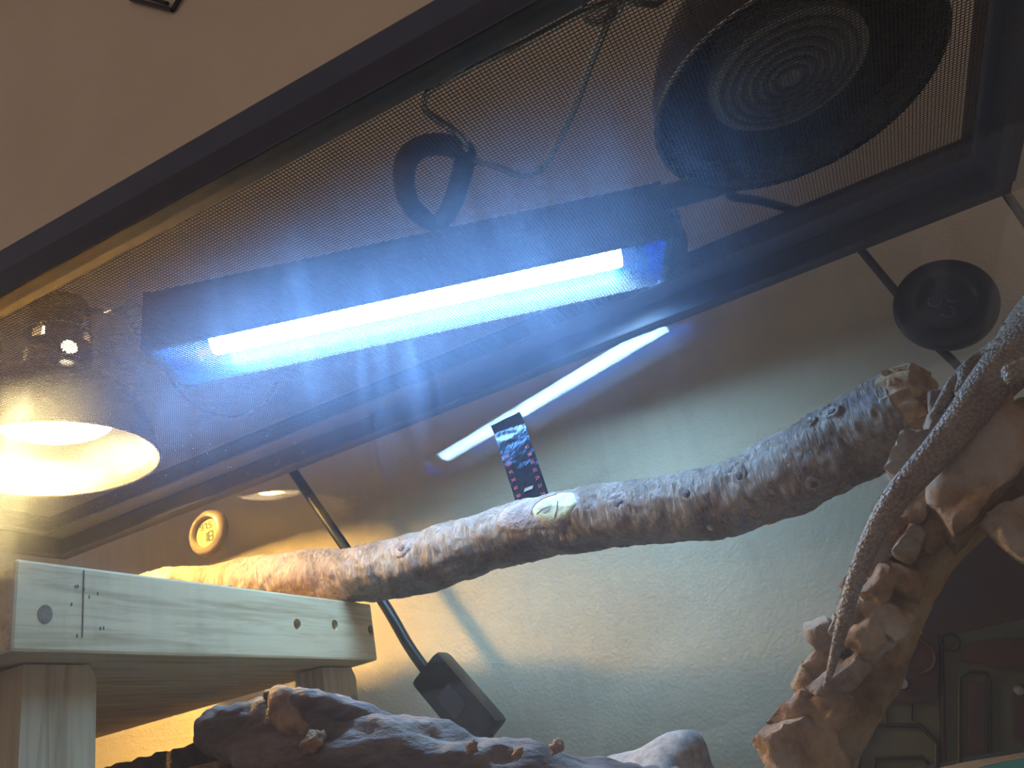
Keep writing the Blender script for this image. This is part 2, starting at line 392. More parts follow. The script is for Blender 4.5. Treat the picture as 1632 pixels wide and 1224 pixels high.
# ------------------------------------------------------------------ room
Y_WALL = 0.87
mb = MB(); mb.box((0, Y_WALL + 0.05, 0.75), (7.0, 0.10, 3.6))
mb.build('wall_back', M['wall'], kind='structure')
mb = MB(); mb.box((0, -1.4, 1.80 + 0.78), (7.0, 4.6, 0.06))
M['ceil'] = pmat('matt_white_ceiling', (0.66, 0.61, 0.54), None, rough=0.8)
mb.build('ceiling', M['ceil'], kind='structure')
mb = MB(); mb.box((0, -1.4, -1.05 - 0.03), (7.0, 4.6, 0.06))
M['floor'] = pmat('brown_floor_boards', (0.16, 0.09, 0.05), (0.22, 0.13, 0.075), 6, 0.6, stretch=(0.2, 2, 1))
mb.build('floor', M['floor'], kind='structure')

# ------------------------------------------------------------------ tank
X0, X1, YF, YB, ZT = -0.985, 0.232, 0.330, 0.768, ZC + 0.392
TH = 0.005
ZB = -0.02
tank = thing('glass_terrarium', 'long black-trimmed glass terrarium holding the branch and stone arch', 'terrarium', ((X0 + X1) / 2, (YF + YB) / 2, ZB - 0.008))
mb = MB(); mb.box(((X0 + X1) / 2, YF + TH / 2, (ZB + ZT) / 2), (X1 - X0, TH, ZT - ZB)); fp = mb.build('front_pane', M['pane_inner'], tank, label='dusty front pane with rubbed smears and an added blue veil')
fp.data.materials.append(M['dirty'])
for p_ in fp.data.polygons: p_.material_index = 1 if p_.normal.y < -0.5 else 0
mb = MB(); mb.box(((X0 + X1) / 2, YB - TH / 2, (ZB + ZT) / 2), (X1 - X0, TH, ZT - ZB)); mb.build('back_pane', M['glass'], tank)
for x in (X0 + TH / 2, X1 - TH / 2):
    mb = MB(); mb.box((x, (YF + YB) / 2, (ZB + ZT) / 2), (TH, YB - YF - 2 * TH - 0.0005, ZT - ZB)); mb.build('side_pane', M['side_glass'], tank)
mb = MB(); mb.box(((X0 + X1) / 2, (YF + YB) / 2, ZB - 0.004), (X1 - X0, YB - YF, 0.008)); mb.build('bottom_pane', M['side_glass'], tank)
# plastic rim round the top of the panes, and round the bottom
def rim(z0, z1, name):
    o = 0.004; i = 0.012
    for c, s in (((( X0 + X1) / 2, YF + 0.0035, (z0 + z1) / 2), (X1 - X0 + 2 * o, 0.019, z1 - z0)),
                 (((X0 + X1) / 2, YB - 0.0035, (z0 + z1) / 2), (X1 - X0 + 2 * o, 0.019, z1 - z0)),
                 ((X0 + 0.0035, (YF + YB) / 2, (z0 + z1) / 2), (0.019, YB - YF - 0.026, z1 - z0)),
                 ((X1 - 0.0035, (YF + YB) / 2, (z0 + z1) / 2), (0.019, YB - YF - 0.026, z1 - z0))):
        b_ = MB(); b_.box(c, s, bev=0.0015); b_.build(name, M['rim'], tank)
rim(ZC + 0.374, ZC + 0.397, 'top_rim')
rim(ZB - 0.012, ZB + 0.018, 'bottom_rim')

# ------------------------------------------------------------------ screen lid
ZM = ZC + 0.400
lid = thing('screen_lid', 'black framed wire mesh lid lying on the terrarium', 'lid', ((X0 + X1) / 2, (YF + YB) / 2, ZC + 0.3975))
zl0, zl1 = ZC + 0.3975, ZC + 0.4215
LX0, LX1, LY0, LY1 = X0 - 0.002, X1 + 0.002, YF - 0.003, YB + 0.004
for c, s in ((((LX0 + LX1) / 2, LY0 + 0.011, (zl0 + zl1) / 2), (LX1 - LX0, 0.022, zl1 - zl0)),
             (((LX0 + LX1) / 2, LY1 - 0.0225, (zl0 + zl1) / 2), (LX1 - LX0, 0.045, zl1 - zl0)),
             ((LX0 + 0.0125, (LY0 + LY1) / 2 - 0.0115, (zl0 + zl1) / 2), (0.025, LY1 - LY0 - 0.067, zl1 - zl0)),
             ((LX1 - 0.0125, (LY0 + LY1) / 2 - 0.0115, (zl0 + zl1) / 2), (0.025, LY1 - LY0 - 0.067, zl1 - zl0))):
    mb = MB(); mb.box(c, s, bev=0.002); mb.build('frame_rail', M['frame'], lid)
mb = MB()
mx0, mx1, my0, my1 = LX0 + 0.02, LX1 - 0.02, LY0 + 0.018, LY1 - 0.04
pitch, wd = 0.0029, 0.00052
x = mx0
while x < mx1:
    mb.box((x, (my0 + my1) / 2, ZM), (wd, my1 - my0, wd)); x += pitch
y = my0
while y < my1:
    mb.box(((mx0 + mx1) / 2, y, ZM + 0.0004), (mx1 - mx0, wd, wd)); y += pitch
mb.build('wire_mesh', M['wire'], lid, kind='stuff', label='fine black woven wire mesh')

# ------------------------------------------------------------------ fluorescent fixture
FO = V((-0.500, 0.485, ZM + 0.001)); FU = V((0.935, 0.354, 0)).normalized(); FV = V((-FU.y, FU.x, 0))
def FP(u, v, z): return FO + FU * u + FV * v + V((0, 0, z))
fix = thing('fluorescent_hood', 'black fluorescent hood with one lit white tube lying on the mesh', 'light fixture', FP(0.23, 0.043, 0))
def plate(mb, a, b, u0, u1, t):               # plate from cross-section point a to b, along u0..u1
    d = V((b[0] - a[0], b[1] - a[1])); n = V((-d.y, d.x)).normalized() * t
    q = [(a[0], a[1]), (b[0], b[1]), (b[0] + n.x, b[1] + n.y), (a[0] + n.x, a[1] + n.y)]
    vs = [FP(u, *c) for u in (u0, u1) for c in q]
    mb.add(vs, [(0, 1, 2, 3), (7, 6, 5, 4), (0, 4, 5, 1), (1, 5, 6, 2), (2, 6, 7, 3), (3, 7, 4, 0)])
mb = MB(); u0, u1 = -0.016, 0.478
plate(mb, (0.0, 0.0), (0.006, 0.066), u0, u1, -0.003)
plate(mb, (0.006, 0.066), (0.080, 0.066), u0, u1, -0.003)
plate(mb, (0.080, 0.066), (0.086, 0.0), u0, u1, -0.003)
mb.build('housing', M['black'], fix)
for u in (u0 - 0.006, u1):
    mb = MB(); mb.prism([(-0.001, 0), (0.087, 0), (0.081, 0.067), (0.005, 0.067)], FP(u, 0, 0), FV, V((0, 0, 1)), 0.006)
    mb.build('end_cap', M['black'], fix)
mb = MB(); mb.prism([(0.49 + 0.008 * math.cos(a), 0.0) for a in ()] or [(0.484, 0.02), (0.497, 0.025), (0.500, 0.055), (0.497, 0.075), (0.484, 0.08)], FP(0, 0, 0.008), FU, FV, 0.045)
mb.build('end_boss', M['black'], fix)
ref = MB(); r0, r1 = -0.012, 0.472
plate(ref, (0.004, 0.001), (0.020, 0.052), r0, r1, -0.0012)
plate(ref, (0.020, 0.052), (0.066, 0.052), r0, r1, -0.0012)
plate(ref, (0.066, 0.052), (0.082, 0.001), r0, r1, -0.0012)
for u in (r0, r1): ref.prism([(0.004, 0.001), (0.082, 0.001), (0.066, 0.052), (0.020, 0.052)], FP(u, 0, 0), FV, V((0, 0, 1)), 0.0008)
ref.build('reflector', M['reflector'], fix, label='blue tinted mirror reflector')
mb = MB(); mb.tube([FP(u, 0.045, 0.021) for u in (0.028, 0.10, 0.23, 0.36, 0.434)], 0.0135, 24)
tb = mb.build('tube', M['tube'], fix, smooth=60, label='glowing white tube')
tb.data.materials.append(M['tube_top'])
for p_ in tb.data.polygons: p_.material_index = 1 if p_.normal.z > 0.15 else 0
for u in (0.014, 0.434):
    mb = MB(); mb.tube([FP(u, 0.045, 0.021), FP(u + 0.014, 0.045, 0.021)], 0.0137, 24); mb.build('metal_cap', M['tube_cap'], tb, smooth=60)
for u in (0.004, 0.449):
    mb = MB(); mb.box(FP(u + 0.004, 0.045, 0.028), (0.010, 0.018, 0.044), Matrix((FU, FV, V((0, 0, 1)))).transposed()); mb.build('lamp_holder', M['black'], fix)
mb = MB(); mb.tube([FP(0.478, 0.004, 0.045), FP(0.53, -0.012, 0.036), FP(0.548, -0.010, 0.034)], [0.013, 0.011, 0.006], 12)
mb.build('strain_relief', M['black'], fix, smooth=60)
cpts = [FP(0.548, -0.010, 0.034), PZ(1165, 312, 0.432), PZ(1205, 319, 0.432), PZ(1255, 332, 0.430), PZ(1300, 347, 0.428),
        PY(1333, 352, 0.768), PY(1352, 372, 0.789), PY(1378, 405, 0.793), PY(1438, 478, 0.800), PY(1488, 545, 0.806), PY(1535, 595, 0.808), PY(1600, 700, 0.812), PY(1650, 900, 0.83), PY(1660, 1100, 0.84)]
mb = MB(); mb.tube(catmull(cpts, 8), 0.0042, 10); mb.build('power_cord', M['black'], fix, smooth=True)

# ------------------------------------------------------------------ dome lamps
def dome_lamp(c, lit, label, ang0):
    t = thing('dome_lamp', label, 'lamp', (c[0], c[1], ZM + 0.001), 'clamp lamps standing on the mesh lid')
    b = V((c[0], c[1], ZM + 0.001))
    prof = [(0.1085, 0.0), (0.1095, 0.002), (0.1085, 0.004), (0.1045, 0.028), (0.095, 0.054), (0.079, 0.079), (0.057, 0.099), (0.041, 0.110), (0.036, 0.116)]
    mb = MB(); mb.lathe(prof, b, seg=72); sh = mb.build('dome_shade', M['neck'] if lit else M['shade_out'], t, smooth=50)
    inner = [(r - 0.0015, z) for r, z in prof[0:1]] + [(r - 0.002, z - 0.0006) for r, z in prof[2:]]
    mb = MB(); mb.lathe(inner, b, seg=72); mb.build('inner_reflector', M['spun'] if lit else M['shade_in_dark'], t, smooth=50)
    mb = MB(); mb.lathe([(0.1062, 0.003), (0.1045, 0.012), (0.1022, 0.0265)], b, seg=72); mb.build('light_band_ring', M['spun'], t, smooth=50)  # brighter ring added for the band of light reflected inside the edge
    mb = MB(); ring = [(b + V((0.1085 * math.cos(a), 0.1085 * math.sin(a), 0.0025))) for a in [2 * math.pi * k / 72 for k in range(73)]]
    mb.tube(ring, 0.0017, 8, cap=False); mb.build('rolled_rim', M['chrome'], t, smooth=True)
    # vented neck
    nzs = [0.116, 0.1215, 0.1235, 0.127, 0.133, 0.1365, 0.1385, 0.147, 0.159, 0.163, 0.166, 0.200, 0.208]
    nrs = [0.036, 0.036, 0.036, 0.036, 0.036, 0.036, 0.036, 0.036, 0.036, 0.036, 0.034, 0.034, 0.030]
    def hole(i, k):
        kk = (k + ang0 * 2) % 32
        return (i == 3 and kk in range(0, 10)) or (i in (2, 4) and kk in range(1, 9)) or (i in (1, 5) and kk in range(3, 7)) or (i == 7 and kk in range(13, 22))
    mb = MB(); mb.lathe(list(zip(nrs, nzs)), b, seg=128, hole=hole); nk = mb.build('vented_neck', M['neck'], t, smooth=50)
    mb = MB(); mb.lathe([(0.0, 0.209), (0.030, 0.209), (0.030, 0.207)], b, seg=48); mb.build('neck_cap', M['neck'], t)
    for z in (0.118, 0.163):
        ring = [(b + V((0.0365 * math.cos(a), 0.0365 * math.sin(a), z))) for a in [2 * math.pi * k / 48 for k in range(49)]]
        m2 = MB(); m2.tube(ring, 0.0016, 8, cap=False); m2.build('neck_band', M['chrome'], nk, smooth=True)
    # reflector bulb
    zf = 0.046 if lit else 0.021
    side = [(0.060, zf + 0.001), (0.060, zf + 0.010), (0.052, zf + 0.034), (0.036, zf + 0.062), (0.024, zf + 0.080)]
    throat = [(0.024, zf + 0.080), (0.021, zf + 0.098), (0.018, zf + 0.130)]
    if lit:
        mb = MB(); mb.lathe(side, b, seg=24); bl = mb.build('bulb', M['bulb_side'], t, smooth=True)
        mb = MB(); mb.lathe(throat, b, seg=24); mb.build('bulb_throat', M['bulb_neck'], bl, smooth=True)
        mb = MB(); mb.lathe([(0.022, zf - 0.0035), (0.035, zf - 0.0028), (0.050, zf - 0.001), (0.060, zf + 0.001)], b, seg=24); mb.build('bulb_lens', M['bulb_face'], bl, smooth=True, label='glowing warm lens')
        mb = MB(); mb.lathe([(0.0, zf - 0.004), (0.022, zf - 0.0035)], b, seg=24); mb.build('bulb_hot_centre', M['bulb_hot'], bl, smooth=True)
    else:
        mb = MB(); mb.lathe(side, b, seg=48); bl = mb.build('bulb', M['lens_off'], t, smooth=True)
        rp = [(0.0, zf - 0.004)]
        for k in range(1, 49):
            r = 0.060 * k / 48; rp.append((r, zf - 0.004 + 0.005 * (r / 0.06) ** 2 + (0.0045 * (0.5 - 0.5 * math.cos(2 * math.pi * r / 0.0075)))))
        mb = MB(); mb.lathe(rp, b, seg=64); mb.build('bulb_lens', M['lens_off'], bl, smooth=True, label='ribbed pale lens')
        for r in (0.012, 0.020, 0.028, 0.036, 0.044, 0.052):
            zr = zf - 0.0045 + 0.005 * (r / 0.06) ** 2; m2 = MB(); m2.tube([b + V((r * math.cos(a), r * math.sin(a), zr)) for a in [2 * math.pi * k / 48 for k in range(49)]], 0.0019, 6, cap=False); m2.build('lens_shade_ring', M['rib'], bl, smooth=True)
    return t, b
lampL, bL = dome_lamp((-0.768, 0.583), True, 'lit clamp lamp with a glowing warm bulb under its dome', 6)
lampR, bR = dome_lamp((0.076, 0.540), False, 'unlit clamp lamp with a ribbed grey bulb under its dome', 0)

# warning label inside the lit shade
lb = V((bL.x, bL.y, bL.z))
def shade_pt(a, z):                      # a point on the inside of the shade
    prof = [(0.1085, 0.004), (0.1045, 0.028), (0.095, 0.054), (0.079, 0.079)]
    for (ra, za), (rb, zb) in zip(prof, prof[1:]):
        if za <= z <= zb: r = ra + (rb - ra) * (z - za) / (zb - za); break
    r -= 0.0032
    return lb + V((r * math.cos(a), r * math.sin(a), z))
def shade_patch(a0, a1, z0, z1, n=10, lift=0.0):
    m_ = MB(); vs = []
    for i in range(n + 1):
        a = a0 + (a1 - a0) * i / n
        for z in (z0, z1):
            q = shade_pt(a, z); c_ = V((lb.x, lb.y, q.z)); vs.append(q + (c_ - q).normalized() * lift)
    m_.add(vs, [(2 * i, 2 * i + 1, 2 * i + 3, 2 * i + 2) for i in range(n)]); return m_
wl = shade_patch(math.radians(35), math.radians(100), 0.012, 0.050).build('warning_label', M['label_paper'], lampL)
for z in (0.016, 0.020, 0.024): shade_patch(math.radians(70), math.radians(97), z, z + 0.0016, lift=0.0006).build('print_line', M['label_ink'], wl)
for k in range(6): shade_patch(math.radians(37 + 1.6 * k), math.radians(37.9 + 1.6 * k), 0.024, 0.042, lift=0.0006).build('print_bar', M['label_ink'], wl)
mb = MB(); ca = math.radians(52); cc = shade_pt(ca, 0.033); tang = V((-math.sin(ca), math.cos(ca), 0)); upv = (shade_pt(ca, 0.040) - shade_pt(ca, 0.026)).normalized()
inw = (V((lb.x, lb.y, cc.z)) - cc).normalized() * 0.0008
mb.tube([cc + inw + tang * 0.007 * math.cos(a) + upv * 0.007 * math.sin(a) for a in [2 * math.pi * k / 24 for k in range(25)]], 0.0006, 6, cap=False)
mb.build('round_mark', M['label_ink'], wl)

# clamp of the unlit lamp: sprung wire loop with a rubber pad
coil_c = PZ(958, 6, 0.415)
mb = MB(); cp = []
for k in range(4 * 20 + 1):
    a = 2 * math.pi * k / 20; cp.append(coil_c + V((0.0125 * math.cos(a), 0.0125 * math.sin(a), 0.0028 * k / 20 - 0.004)))
mb.tube(cp, 0.0019, 8); mb.build('clamp_spring', M['chrome'], lampR, smooth=True)
wpts = [cp[0], PZ(920, 22, 0.409), PZ(860, 55, 0.407), PZ(760, 102, 0.406), PZ(700, 131, 0.406), PZ(678, 150, 0.406), PZ(675, 168, 0.406), PZ(690, 185, 0.406), PZ(735, 217, 0.407),
        PZ(748, 250, 0.407), PZ(790, 264, 0.406), PZ(822, 277, 0.406), PZ(846, 277, 0.406), PZ(868, 262, 0.406), PZ(886, 230, 0.406), PZ(915, 172, 0.407), PZ(945, 90, 0.409), PZ(965, 40, 0.411), cp[-1]]
mb = MB(); mb.tube(catmull(wpts, 6), 0.0029, 8); mb.build('clamp_wire', M['chrome'], lampR, smooth=True)
pad = catmull([PZ(742, 250, 0.408), PZ(735, 238, 0.410), PZ(700, 230, 0.414), PZ(668, 236, 0.416), PZ(648, 256, 0.416), PZ(644, 290, 0.415), PZ(655, 328, 0.413), PZ(682, 352, 0.411), PZ(702, 354, 0.410), PZ(722, 322, 0.409), PZ(734, 284, 0.408), PZ(741, 256, 0.408)], 6)
mb = MB(); mb.tube(pad, 0.0088, 12, flat=0.75); mb.build('rubber_pad', M['black'], lampR, smooth=True)
mb = MB(); mb.tube([cp[0], coil_c + V((0.03, 0.05, 0.03)), V((bR.x - 0.03, bR.y - 0.015, ZM + 0.14))], 0.0035, 8); mb.build('clamp_arm', M['chrome'], lampR, smooth=True)

# clamp of the lit lamp
cl = [PY(142, 497, 0.585), PY(175, 494, 0.575), PY(208, 487, 0.565)]
mb = MB(); mb.tube(cl, [0.006, 0.0065, 0.005], 10, flat=0.7); mb.build('clamp_arm', M['chrome'], lampL, smooth=True)
a0 = V(cl[2]); a1 = PY(243, 560, 0.55); ax = (a1 - a0).normalized(); s1 = ax.cross(V((0, 1, 0))).normalized(); s2 = ax.cross(s1)
hp = [a0 + (a1 - a0) * (k / 140) + (s1 * math.cos(2 * math.pi * k / 20) + s2 * math.sin(2 * math.pi * k / 20)) * 0.009 for k in range(141)]
mb = MB(); mb.tube(hp, 0.0012, 6); mb.build('clamp_spring', M['chrome'], lampL, smooth=True)
mb = MB(); mb.tube([cl[0], V((bL.x + 0.034, bL.y, ZM + 0.145))], 0.004, 8); mb.build('clamp_stem', M['chrome'], lampL, smooth=True)
mb = MB(); mb.tube(catmull([a1, PZ(300, 640, 0.410), PZ(345, 660, 0.406), PZ(385, 663, 0.406), PZ(415, 648, 0.406), PZ(440, 610, 0.41)], 8), 0.0022, 8); mb.build('clamp_wire', M['chrome'], lampL, smooth=True)

# ------------------------------------------------------------------ text helper (flat lettering turned into thin solids)
def text_mb(s, size, o, u, v, t=0.0003):
    cu = bpy.data.curves.new('txt', 'FONT'); cu.body = s; cu.size = size; cu.align_x = 'CENTER'; cu.align_y = 'CENTER'; cu.extrude = 0.5; cu.resolution_u = 3
    ob = bpy.data.objects.new('txt', cu); col.objects.link(ob)
    me = bpy.data.meshes.new_from_object(ob)
    u, v, o = V(u), V(v), V(o); n = u.cross(v)
    m_ = MB(); m_.add([o + u * q.co.x + v * q.co.y + n * (t if q.co.z > 0 else 0) for q in me.vertices], [list(p.vertices) for p in me.polygons])
    bpy.data.objects.remove(ob); bpy.data.meshes.remove(me); bpy.data.curves.remove(cu)
    return m_

# ------------------------------------------------------------------ wall ornament: dark diamond frame, its lowest corner in view
dc = PY(279, 20, Y_WALL); 
orn = thing('wall_ornament', 'dark blue diamond-shaped frame hanging high on the beige wall', 'wall decoration', (dc.x, Y_WALL - 0.006, dc.z))
L = 0.16
for sx in (-1, 1):
    for zz in (0, 1):
        p0 = V((dc.x, Y_WALL - 0.007, dc.z + 2 * L * zz * 0.7071)); p1 = V((dc.x + sx * L * 0.7071, Y_WALL - 0.007, dc.z + L * 0.7071))
        mb = MB(); mb.tube([p0, p1], 0.0048, 8); mb.build('frame_bar', M['ornament'], orn)
mb = MB(); mb.tube([V((dc.x - 0.012, Y_WALL - 0.007, dc.z + 0.028)), V((dc.x - L * 0.7 - 0.0, Y_WALL - 0.007, dc.z + L * 0.72 + 0.02))], 0.004, 8); mb.build('inner_bar', M['ornament'], orn)

# ------------------------------------------------------------------ cables behind the tank, disc, gauge, strip
cab = thing('inline_switch_cable', 'black cable with a boxy inline switch hanging behind the back pane', 'cable', PY(730, 1115, 0.80))
pts = [PY(452, 728, 0.792), PY(480, 770, 0.792), PY(545, 865, 0.794), PY(612, 962, 0.797), PY(652, 1030, 0.798), PY(686, 1078, 0.798)]
mb = MB(); mb.tube(catmull(pts, 6), 0.0062, 10); mb.build('cord', M['black'], cab, smooth=True)
c0 = PY(731, 1117, 0.80); ex = (PY(775, 1170, 0.80) - PY(690, 1070, 0.80)); ex.normalize(); ez = ex.cross(V((0, 1, 0))).normalized(); ey = ez.cross(ex)
MX = Matrix((ex, ey, ez)).transposed()
mb = MB(); mb.box(c0, (0.100, 0.030, 0.046), MX, bev=0.007); mb.build('switch_box', M['black'], cab, smooth=40)
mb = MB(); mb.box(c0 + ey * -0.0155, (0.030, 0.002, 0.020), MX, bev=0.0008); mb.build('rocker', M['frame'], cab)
mb = MB(); mb.tube([c0 + ex * 0.048, c0 + ex * 0.09 + V((0, 0, -0.03)), c0 + ex * 0.10 + V((0, 0, -0.13)), V((c0.x + 0.07, 0.81, ZB - 0.02))], 0.0042, 8); mb.build('lower_cord', M['black'], cab, smooth=True)
mb = MB(); mb.tube(catmull([PY(1585, 280, 0.782), PY(1606, 312, 0.79), PY(1632, 350, 0.795), PY(1690, 440, 0.80), PY(1740, 600, 0.81), PY(1750, 1000, 0.83)], 6), 0.0042, 8)
o = mb.build('hanging_cord', M['black'], smooth=True); tag(o, 'thin black cord dropping behind the far corner of the lid', 'cord')

dsc = PY(1507, 481, 0.785)
disc = thing('round_sensor_disc', 'round black plastic disc with a recessed centre against the back pane', 'disc', dsc)
prof = [(0.0, -0.004), (0.024, -0.004), (0.0265, -0.001), (0.028, 0.0), (0.041, 0.0005), (0.0435, -0.001), (0.0445, -0.004), (0.0445, -0.012), (0.042, -0.014), (0.0, -0.014)]
mb = MB(); mb.lathe(prof, dsc, FACE_FRONT, 64); mb.build('disc_body', M['black'], disc, smooth=40)
for a in range(3):
    q = dsc + V((0.009 * math.cos(a * 2.1 + 0.4), -0.0 + 0.0035, 0.009 * math.sin(a * 2.1 + 0.4)))
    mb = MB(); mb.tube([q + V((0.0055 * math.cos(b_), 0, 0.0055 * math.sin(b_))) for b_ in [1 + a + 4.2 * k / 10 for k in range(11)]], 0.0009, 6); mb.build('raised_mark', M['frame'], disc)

gy = YB - TH - 0.004
gc = PY(335, 850, gy)
gau = thing('digital_gauge', 'round digital thermometer reading 97.5 and 18 on the back pane', 'thermometer', gc)
prof = [(0.0, 0.004), (0.0180, 0.004), (0.0185, 0.0085), (0.0205, 0.0105), (0.025, 0.0095), (0.0285, 0.006), (0.0295, 0.0), (0.0, -0.0035)]
mb = MB(); mb.lathe(prof, gc, FACE_FRONT, 64); mb.build('bezel', M['bezel'], gau, smooth=40)
mb = MB(); mb.lathe([(0.0, 0.0048), (0.0183, 0.0048), (0.0183, 0.0035)], gc, FACE_FRONT, 48); lcd = mb.build('display', M['lcd'], gau)
SEG = {'0': 'abcdef', '1': 'bc', '5': 'acdfg', '7': 'abc', '8': 'abcdefg', '9': 'abcdfg'}
def digit(ch, cx_, cz_, w_, h_, th):
    m_ = MB(); yy = gc.y - 0.0051
    S = {'a': (0, h_, w_, th), 'd': (0, -h_, w_, th), 'g': (0, 0, w_, th), 'f': (-w_ / 2, h_ / 2, th, h_), 'b': (w_ / 2, h_ / 2, th, h_), 'e': (-w_ / 2, -h_ / 2, th, h_), 'c': (w_ / 2, -h_ / 2, th, h_)}
    for k in SEG[ch]:
        x_, z_, a_, b_ = S[k]; m_.box((gc.x + cx_ + x_, yy, gc.z + cz_ + z_), (a_ * 0.9 if a_ > th else th, 0.0004, b_ * 0.9 if b_ > th else th))
    m_.build('digit', M['ink'], lcd)
for ch, x_ in (('9', -0.0085), ('7', -0.0025), ('5', 0.0052)): digit(ch, x_, 0.0090, 0.0040, 0.0034, 0.0009)
mb = MB(); mb.box((gc.x + 0.0012, gc.y - 0.0051, gc.z + 0.0055), (0.001, 0.0004, 0.001)); mb.build('decimal_point', M['ink'], lcd)
for ch, x_ in (('1', -0.004), ('8', 0.0055)): digit(ch, x_, -0.0055, 0.0068, 0.0058, 0.0013)

# adhesive strip thermometer on the inside of the back pane
sy = YB - TH - 0.0012
tl, tr, bl_, br_ = PY(787, 682, sy), PY(829, 657, sy), PY(824, 797, sy), PY(872, 785, sy)
ctop = (tl + tr) / 2; cbot = (bl_ + br_) / 2; down = (cbot - ctop).normalized(); side_ = V((0, -1, 0)).cross(down); side_ = side_ * (1 if side_.x > 0 else -1)
sw = 0.037; sl = (cbot - ctop).length + 0.03
so = ctop - side_ * 0
stp = thing('strip_thermometer', 'black adhesive temperature strip with red figures stuck on the back pane', 'thermometer', so + down * sl)
mb = MB(); n = 60; vs = []; fs = []
for i in range(n + 1):
    for j in range(9):
        q = so + down * (sl * i / n) + side_ * (sw * (j / 8 - 0.5))
        b_ = 0.0008 * nz(q, 90, 3) + (0.004 * max(0, 1 - i / 6) ** 2)
        vs.append(q + V((0, -0.0012 - abs(b_), 0)))
fs = [(i * 9 + j, i * 9 + j + 1, (i + 1) * 9 + j + 1, (i + 1) * 9 + j) for i in range(n) for j in range(8)]
m2 = len(vs); vs += [q + V((0, 0.0006, 0)) for q in vs]; fs += [tuple(k + m2 for k in f[::-1]) for f in fs]
mb.add(vs, fs); sb = mb.build('strip', M['strip'], stp, smooth=True)
fr = down * -1; ux = side_
for k, (a_, b_) in enumerate((('105', '41'), ('100', '38'), ('95', '35'), ('90', '32'), ('85', '29'), ('80', '27'), ('75', '24'), ('70', '21'), ('F', 'C'))):
    s_ = 0.040 + k * 0.0092
    for tx, xx in ((a_, -0.0130), (b_, 0.0130)):
        text_mb(tx, 0.0050, so + down * s_ + ux * xx + V((0, -0.0026, 0)), ux, fr).build('figure', M['red_ink'], stp)
lc = so + down * 0.117 + ux * 0.001 + V((0, -0.0026, 0))
mb = MB(); mb.tube([lc + ux * 0.0062 * math.cos(a) + fr * 0.0062 * math.sin(a) for a in [2 * math.pi * k / 28 for k in range(29)]], 0.0006, 6, cap=False)
mb.tube([lc + fr * 0.004, lc - fr * 0.004], 0.0009, 6); mb.tube([lc + ux * 0.003 + fr * 0.001, lc - ux * 0.003 + fr * 0.001], 0.0009, 6); mb.tube([lc - fr * 0.0035 - ux * 0.003, lc + fr * 0.0005, lc - fr * 0.0035 + ux * 0.003], 0.0007, 6)
mb.build('round_emblem', M['red_ink'], stp)
mb = MB(); mb.prism([(-0.006, -0.0015), (0.004, -0.0022), (0.006, 0.0008), (-0.004, 0.0018)], so + down * 0.083 + V((0, -0.0026, 0)), ux, fr, 0.0003); mb.build('centre_mark', M['inner_bark'], stp)

# ------------------------------------------------------------------ sand
mb = MB(); nx, ny = 90, 44; vs = []
sx0, sx1, sy0, sy1 = X0 + 0.0055, X1 - 0.0055, YF + 0.0055, YB - 0.0055
for i in range(nx + 1):
    for j in range(ny + 1):
        x_ = sx0 + (sx1 - sx0) * i / nx; y_ = sy0 + (sy1 - sy0) * j / ny
        vs.append((x_, y_, 0.003 * fbm((x_, y_, 0), 12, 3) - 0.002))
fs = [(i * (ny + 1) + j, (i + 1) * (ny + 1) + j, (i + 1) * (ny + 1) + j + 1, i * (ny + 1) + j + 1) for i in range(nx) for j in range(ny)]
m2 = len(vs); vs2 = [(a, b, ZB + 0.0005) for a, b, c in vs]
fs2 = [tuple(k + m2 for k in f[::-1]) for f in fs]
edge = []
for i in range(nx): edge += [(i * (ny + 1), (i + 1) * (ny + 1)), ((i + 1) * (ny + 1) + ny, i * (ny + 1) + ny)]
for j in range(ny): edge += [(j + 1, j), (nx * (ny + 1) + j, nx * (ny + 1) + j + 1)]
fs3 = [(a, b, b + m2, a + m2) for a, b in edge]
mb.add(vs + vs2, fs + fs2 + fs3); o = mb.build('sand', M['sand'], smooth=30); tag(o, 'loose light brown sand covering the floor of the terrarium', 'sand', kind='stuff')

# ------------------------------------------------------------------ pine bench
zt, zb_ = ZC + 0.1815, ZC + 0.1222
bx1, bx0 = -0.488, -0.526
by0, by1 = 0.346, 0.750
bench = thing('pine_bench', 'pale pine bench of planks and posts standing in the sand', 'bench', (-0.71, 0.55, 0.0))
def cut(o, cutters):                            # drill: boolean difference, applied
    for c_ in cutters:
        md = o.modifiers.new('b', 'BOOLEAN'); md.operation = 'DIFFERENCE'; md.object = c_; md.solver = 'EXACT'
    dg = bpy.context.evaluated_depsgraph_get(); dg.update()
    me = bpy.data.meshes.new_from_object(o.evaluated_get(dg)); old = o.data
    o.modifiers.clear(); o.data = me
    for c_ in cutters: bpy.data.objects.remove(c_)
def cyl_x(p, r, depth):
    m_ = MB(); m_.tube([p + V((0.004, 0, 0)), p - V((depth, 0, 0))], r, 20); return m_.build('cutter', None)
mb = MB(); mb.box(((bx0 + bx1) / 2, (by0 + by1) / 2, (zt + zb_) / 2), (bx1 - bx0, by1 - by0, zt - zb_), bev=0.0022)
beam = mb.build('rail', M['pine'], bench)
holes = [PX(p[0], p[1], bx1) for p in ((474, 995), (534, 996), (591, 1004))]
cut(beam, [cyl_x(h, 0.0052, 0.022) for h in holes])
for h in holes:
    mb = MB(); mb.tube([h - V((0.018, 0, 0)), h - V((0.012, 0, 0))], 0.0042, 14); mb.build('screw_head', M['steel'], beam)
kp = PX(72, 979, bx1)
